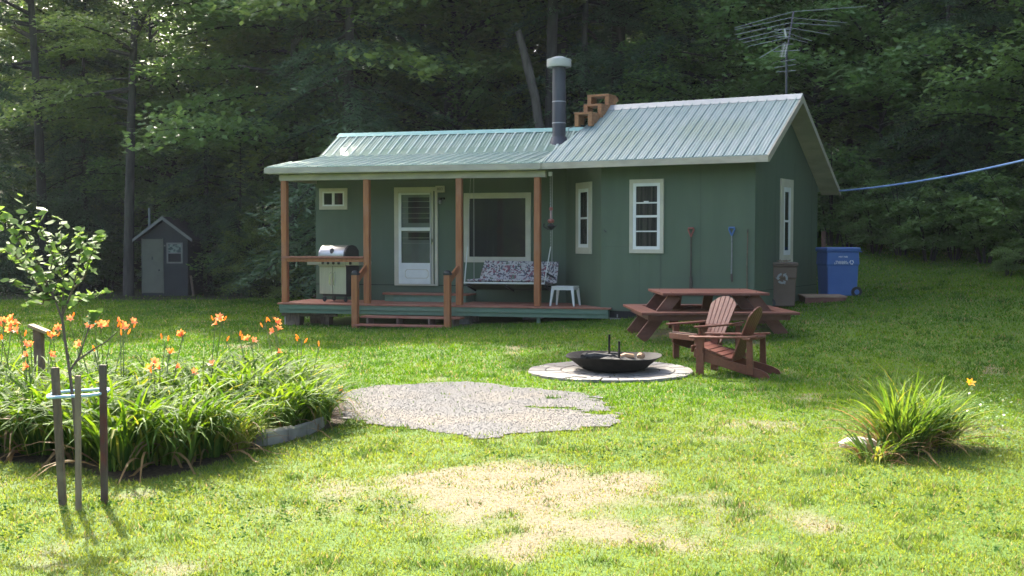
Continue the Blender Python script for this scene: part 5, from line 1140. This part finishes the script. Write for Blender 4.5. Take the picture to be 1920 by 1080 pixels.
back = [(-30,800,.78,'middle row, at the left photo edge'),(60,800,.78,'middle row, in front of the slanted-top post'),(140,805,.80,'middle row, behind the hose ring'),(225,815,.82,'middle row, above the red-based stake'),(300,812,.82,'middle row, below the flowers left of centre bed'),(375,805,.80,'middle row, centre of the bed'),(445,792,.80,'middle row, behind the yellow grass tuft'),(510,778,.80,'middle row, under the tall right flower stalks'),(555,770,.72,'middle row, near the gravel pad'),
        (0,765,.72,'back row, at the left photo edge'),(110,765,.70,'back row, right of the slanted-top post'),(200,768,.72,'back row, under the orange pair near the sapling'),(290,768,.74,'back row, behind the lone tall flower'),(380,762,.74,'back row, under the tall flower left of the porch'),(465,752,.76,'back row, in line with the deck left end'),(530,748,.70,'back row, closest to the gravel pad')]
for i, (px, py, sc, lb) in enumerate(front+back):
    g = gnd(px, py); lily(g.x+rl.uniform(-.05, .05), g.y, sc*1.1*rl.uniform(.95, 1.07), i % 4, 'green daylily clump, '+lb, rl.uniform(0, 360))
def scape(px, py, Y, nf, nb, yel=False):
    tip = at(px, py, Y); best = min(clumps, key=lambda c: (c[1]-tip.x)**2+(c[2]-Y)**2); t = best[0]; Mi = WM[t.name].inverted()
    bx, by = best[1]+(tip.x-best[1])*.5, best[2]+(Y-best[2])*.5; bz = G(bx, by); m = MB()
    base = Vector((bx, by, bz)); mid = base.lerp(tip, .55)+Vector((0, 0, .06)); m.tube([base, mid, tip], [.006,.005,.004], 5)
    ends = []
    for j in range(nf+nb):
        a = rl.uniform(0, 6.28); r = rl.uniform(.02, .055) if nf+nb > 1 else 0; e_ = tip+Vector((math.cos(a)*r, math.sin(a)*r*.7, rl.uniform(-.06, .03) if j else 0)); m.tube([tip-Vector((0,0,.07)), e_], .003, 4); ends.append((e_, a))
    o = m.build('flower_stalk', mStem, t)
    for j, (e_, a) in enumerate(ends):
        f = bpy.data.objects.new('flower' if j < nf else 'bud', (fl_y if yel else fl_m[j % 3]) if j < nf else bd_m); C.objects.link(f); f.parent = o
        tl = rl.uniform(25, 75) if j < nf else rl.uniform(5, 40); M = Matrix.Translation(e_) @ Matrix.Rotation(a, 4, 'Z') @ Matrix.Rotation(R(tl), 4, 'Y')
        f.matrix_local = Mi @ M
for q in [(8,604,12.0,3,2),(22,612,11.5,3,1),(30,598,12.2,2,2),(38,622,11.2,1,2),(5,640,10.8,1,1),(44,648,11,1,1),(58,650,11.3,1,0),(95,632,11.8,1,1),(52,668,10.2,1,0),(54,688,9.8,1,0),(100,625,12.2,0,3),(95,668,11,1,0),(150,648,10.6,1,0),(163,608,11.8,2,1),(176,600,12.3,1,1),(188,610,11.9,2,1),(214,603,11.6,2,1),(226,612,11.2,1,1),(241,605,11.5,2,1),(232,630,11,0,2),(178,660,10.5,0,1),(130,600,12,1,1),(110,615,12,1,1),
          (344,628,12.0,2,1),(316,664,11.2,1,1),(288,682,10.6,2,0),(300,692,10.4,1,0),(284,700,10.2,0,1),(330,690,10.6,1,0),(416,600,12.6,3,2),(404,606,12.6,0,2),(448,630,12.4,0,2),(471,641,12.2,2,0),(399,685,11.2,1,0),(512,606,12.6,2,1),(518,622,12.5,2,0),(497,605,12.7,0,2),(521,662,12,1,0),(566,635,12.6,0,2),(558,640,12.4,0,1),(598,650,12.4,0,1),(362,700,11.5,1,0),(310,640,12.2,0,2),(425,640,12.3,0,1)]: scape(*q)
scape(634, 733, 11.6, 1, 0, True)
# pale grass tuft and the tuft on the right
def tuft(name, px, py, n, rad, L0, L1, w, cols, label, cat, up, bend, dry=.1):
    g = gnd(px, py); t = thing(name, TR(g.x, g.y, g.z), label, cat); rg = np.random.default_rng(int(px)); V, col = blades(rg, n, rad, L0, L1, w, cols, dry, up, bend)
    o = np_mesh('leaves', V, 4, mBladeA, t, col=col); return t
tuft('grass_tuft', 430, 848, 300, .15, .30, .55, .010, ((.12,.20,.03),(.27,.30,.06)), 'pale yellow-green grass tuft at the front of the flower bed', 'grass', (50, 88), (.7, 1.5), .08)
for i, (px, py, n, L0, L1, lb) in enumerate([(1692, 850, 420, .55, .92, 'large spiky daylily clump without flowers alone on the right lawn'), (1745, 836, 280, .45, .80, 'right-hand upright daylily clump next to the large spiky one'), (1640, 862, 120, .30, .55, 'low clump of drying daylily leaves at the left foot of the large one')]):
    tuft('daylily_clump', px, py, int(n*.8), .17 if i < 2 else .13, L0*.9, L1*.92, .019, ((.045,.105,.02),(.16,.235,.045)), lb, 'daylily', (48, 88) if i < 2 else (20, 60), (.5, 1.4), .16 if i < 2 else .4)
p = at(1818, 722, gnd(1760, 835).y); tb_ = thing('yellow_daylily', TR(p.x, p.y, G(p.x, p.y)), 'single yellow-orange flower on a thin stalk right of the spiky clump', 'flower')
MB().tube([(p.x-.1,p.y,G(p.x,p.y)),(p.x,p.y,p.z)], .004, 5).build('stalk', mStem, tb_)
f = bpy.data.objects.new('flower', fl_y); C.objects.link(f); f.parent = tb_; f.location = (0, 0, p.z-G(p.x, p.y)); f.rotation_euler = (R(40), 0, 0)
rk = MB(TR(*gnd(1612, 842), 10)); rk.lathe([(.0,-.03),(.17,-.02),(.18,.04),(.12,.09),(0,.10)], n=12); ro = rk.build('stone', mConc, smooth=True)
for v in ro.data.vertices: v.co.z *= .8; 
tag(ro, 'pale flat stone under the drooping leaves of the right daylily clump', 'stone')
rg = np.random.default_rng(66); n = 5200; x = rg.uniform(4.5, 17, n); y = rg.uniform(24, 40, n); k = rg.uniform(0, 1, n) < np.clip(forest_mask(x, y-2.2)*.95+.0, 0, 1); x, y = x[k], y[k]; m_ = 9
x = np.repeat(x, m_)+rg.normal(0, .16, len(x)*m_); y = np.repeat(y, m_)+rg.normal(0, .16, len(y)*m_); n = len(x); dv = rg.normal(0, 1, (n, 3)); dv[:, 2] *= .3; sz = rg.uniform(.07, .15, n)
tag(np_mesh('ground_cover', leaves_np(np.stack([x, y, gz(x, y)+rg.uniform(.03, .38, n)**1.2], -1), np.stack([rg.normal(0,.45,n), rg.normal(0,.45,n)-.2, np.ones(n)], -1), dv, sz, sz*.6), 4, mLeafS), 'low leafy ground cover on the shaded bank behind the blue bin', 'ground cover', kind='stuff')
# broad-leaved weeds right of that clump
rg = np.random.default_rng(55); q = [gnd(1800+rg.normal(30, 45), 800+rg.normal(0, 28)) for _ in range(60)]; n = len(q)*9
pos = np.repeat(np.array([tuple(v) for v in q]), 9, 0)+np.stack([rg.normal(0, .05, n), rg.normal(0, .05, n), rg.uniform(.02, .2, n)], -1)
dv = rg.normal(0, 1, (n, 3)); dv[:, 2] *= .3; sz = rg.uniform(.02, .045, n)
tag(np_mesh('weeds', leaves_np(pos, np.stack([rg.normal(0,.4,n), rg.normal(0,.4,n), np.ones(n)], -1), dv, sz, sz*.6, True), 6, mLeafS), 'low broad-leaved weeds growing right of the spiky daylily clump', 'weeds', kind='stuff')
# ------------------------------------------------------------------ lawn blades
def lawn():
    rg = np.random.default_rng(1); N_ = 900000
    y = np.exp(rg.uniform(math.log(5.0), math.log(46), N_)); x = rg.uniform(-1, 1, N_)*(.47*y+4.2)
    fm = forest_mask(x, y); dm = dry_mask(x, y); keep = rg.uniform(0, 1, N_) > np.maximum(fm*.93, np.clip(dm*.55, 0, .42))
    keep &= pdist(x, y, BED) > .02+.06*fbm(x*6, y*6, 4, 3); dpd = np.where(padmask(x, y), -1., 1.); dd_ = pdist(x, y, PAD)+.25*(fbm(x*1.8, y*2.6, 40, 5)-.5); keep &= (dpd > -.02) | (rg.uniform(0, 1, N_) < .02+1.1*np.exp(np.minimum(dd_, 0)/.11)*fbm(x*5, y*5, 3, 3))
    keep &= np.hypot(x-PIT.x, y-PIT.y) > .97+.12*fbm(x*6, y*6, 9, 3); keep &= ~((np.hypot((x-3.25)/1.25, (y-20.05)/1.2) < .95) & (rg.uniform(0, 1, N_) < .8))
    for q, w0 in ((F1, 1.4), (F2, .7)):
        I = np.array(q.inverted()); u = I[0,0]*x+I[0,1]*y+I[0,3]; v = I[1,0]*x+I[1,1]*y+I[1,3]
        if q is F1: keep &= ~((u > dL+.2) & (u < 2) & (v > .2) & (v < 5.1))
        else: keep &= ~((u > 1.0) & (u < 4.3) & (v > .45) & (v < 4.6))
    x, y, fm, dm = x[keep], y[keep], fm[keep], dm[keep]; n = len(x)
    n1 = fbm(x*.8, y*.8, 61, 4); n2 = fbm(x*4, y*4, 62, 3); tall = sstep(n2, .55, .8)
    h = .020*(y/6)**.38*rg.uniform(.5, 1.5, n)*(1+.9*tall)*(1-.45*dm); w = .0040*(y/6)**.80*rg.uniform(.7, 1.4, n)
    a = rg.uniform(0, 6.283, n); lx, ly = rg.normal(0, .55, n)*h, rg.normal(0, .55, n)*h
    z = gz(x, y)-.004; c, s = np.cos(a)*w, np.sin(a)*w
    B = np.stack([x, y, z], -1); wv = np.stack([c, s, 0*c], -1); top = B+np.stack([lx, ly, h], -1)
    V = np.stack([B-wv, B+wv, top], 1)
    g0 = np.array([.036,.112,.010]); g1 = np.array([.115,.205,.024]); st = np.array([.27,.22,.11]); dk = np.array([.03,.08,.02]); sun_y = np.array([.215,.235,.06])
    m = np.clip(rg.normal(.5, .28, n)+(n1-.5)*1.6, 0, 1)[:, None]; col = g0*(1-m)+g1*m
    near = (1-sstep(y, 9.5, 14))[:, None]*.55; col = col*(1-near)+sun_y*near  # sunlit foreground put into the colour: nearer blades paler and yellower
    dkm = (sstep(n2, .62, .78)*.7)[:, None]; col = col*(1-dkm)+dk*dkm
    sm = np.clip((rg.uniform(0, 1, n) < .07+.5*dm).astype(float)*.85, 0, 1)[:, None]; col = col*(1-sm)+st*sm; col *= rg.uniform(.82, 1.16, (n, 1))
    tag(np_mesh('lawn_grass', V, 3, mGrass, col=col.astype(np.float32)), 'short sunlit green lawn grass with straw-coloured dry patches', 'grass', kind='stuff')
    # clover and broad weeds in the near lawn
    n = 3800; y = np.exp(rg.uniform(math.log(5.2), math.log(13), n)); x = rg.uniform(-1, 1, n)*(.46*y+.6); k = (fbm(x*.9, y*.9, 70, 3) > .55) & (pdist(x, y, BED) > .05) & (pdist(x, y, PAD) > .08); x, y = x[k], y[k]
    x = np.repeat(x, 5)+rg.normal(0, .022, len(x)*5); y = np.repeat(y, 5)+rg.normal(0, .022, len(y)*5); n = len(x); dv = rg.normal(0, 1, (n, 3)); dv[:, 2] *= .3; sz = rg.uniform(.014, .030, n)
    pos = np.stack([x, y, gz(x, y)+rg.uniform(.012, .04, n)], -1)
    tag(np_mesh('clover', leaves_np(pos, np.stack([rg.normal(0,.4,n), rg.normal(0,.4,n), np.ones(n)], -1), dv, sz, sz*.7, True), 6, leafmat('clover_leaf', (.03,.075,.015), (.06,.12,.03), .3, 3, rough=.9, spec=0)), 'small clover and weed leaves scattered in the near lawn', 'clover', kind='stuff')
lawn()

# ------------------------------------------------------------------ haze volume added over the whole scene to lift its dark tones
hz = MB().box(-118, 118, -50, 156, -6, 62)
mh = bpy.data.materials.new('lift_haze'); mh.use_nodes = True; hn = mh.node_tree.nodes; hn.remove(hn['Principled BSDF'])
pv = hn.new('ShaderNodeVolumePrincipled'); pv.inputs['Color'].default_value = (.80,.88,1,1); pv.inputs['Density'].default_value = .0002; pv.inputs['Anisotropy'].default_value = .2
mh.node_tree.links.new(pv.outputs[0], hn['Material Output'].inputs['Volume'])
hz.build('lift_haze', mh, kind='stuff')
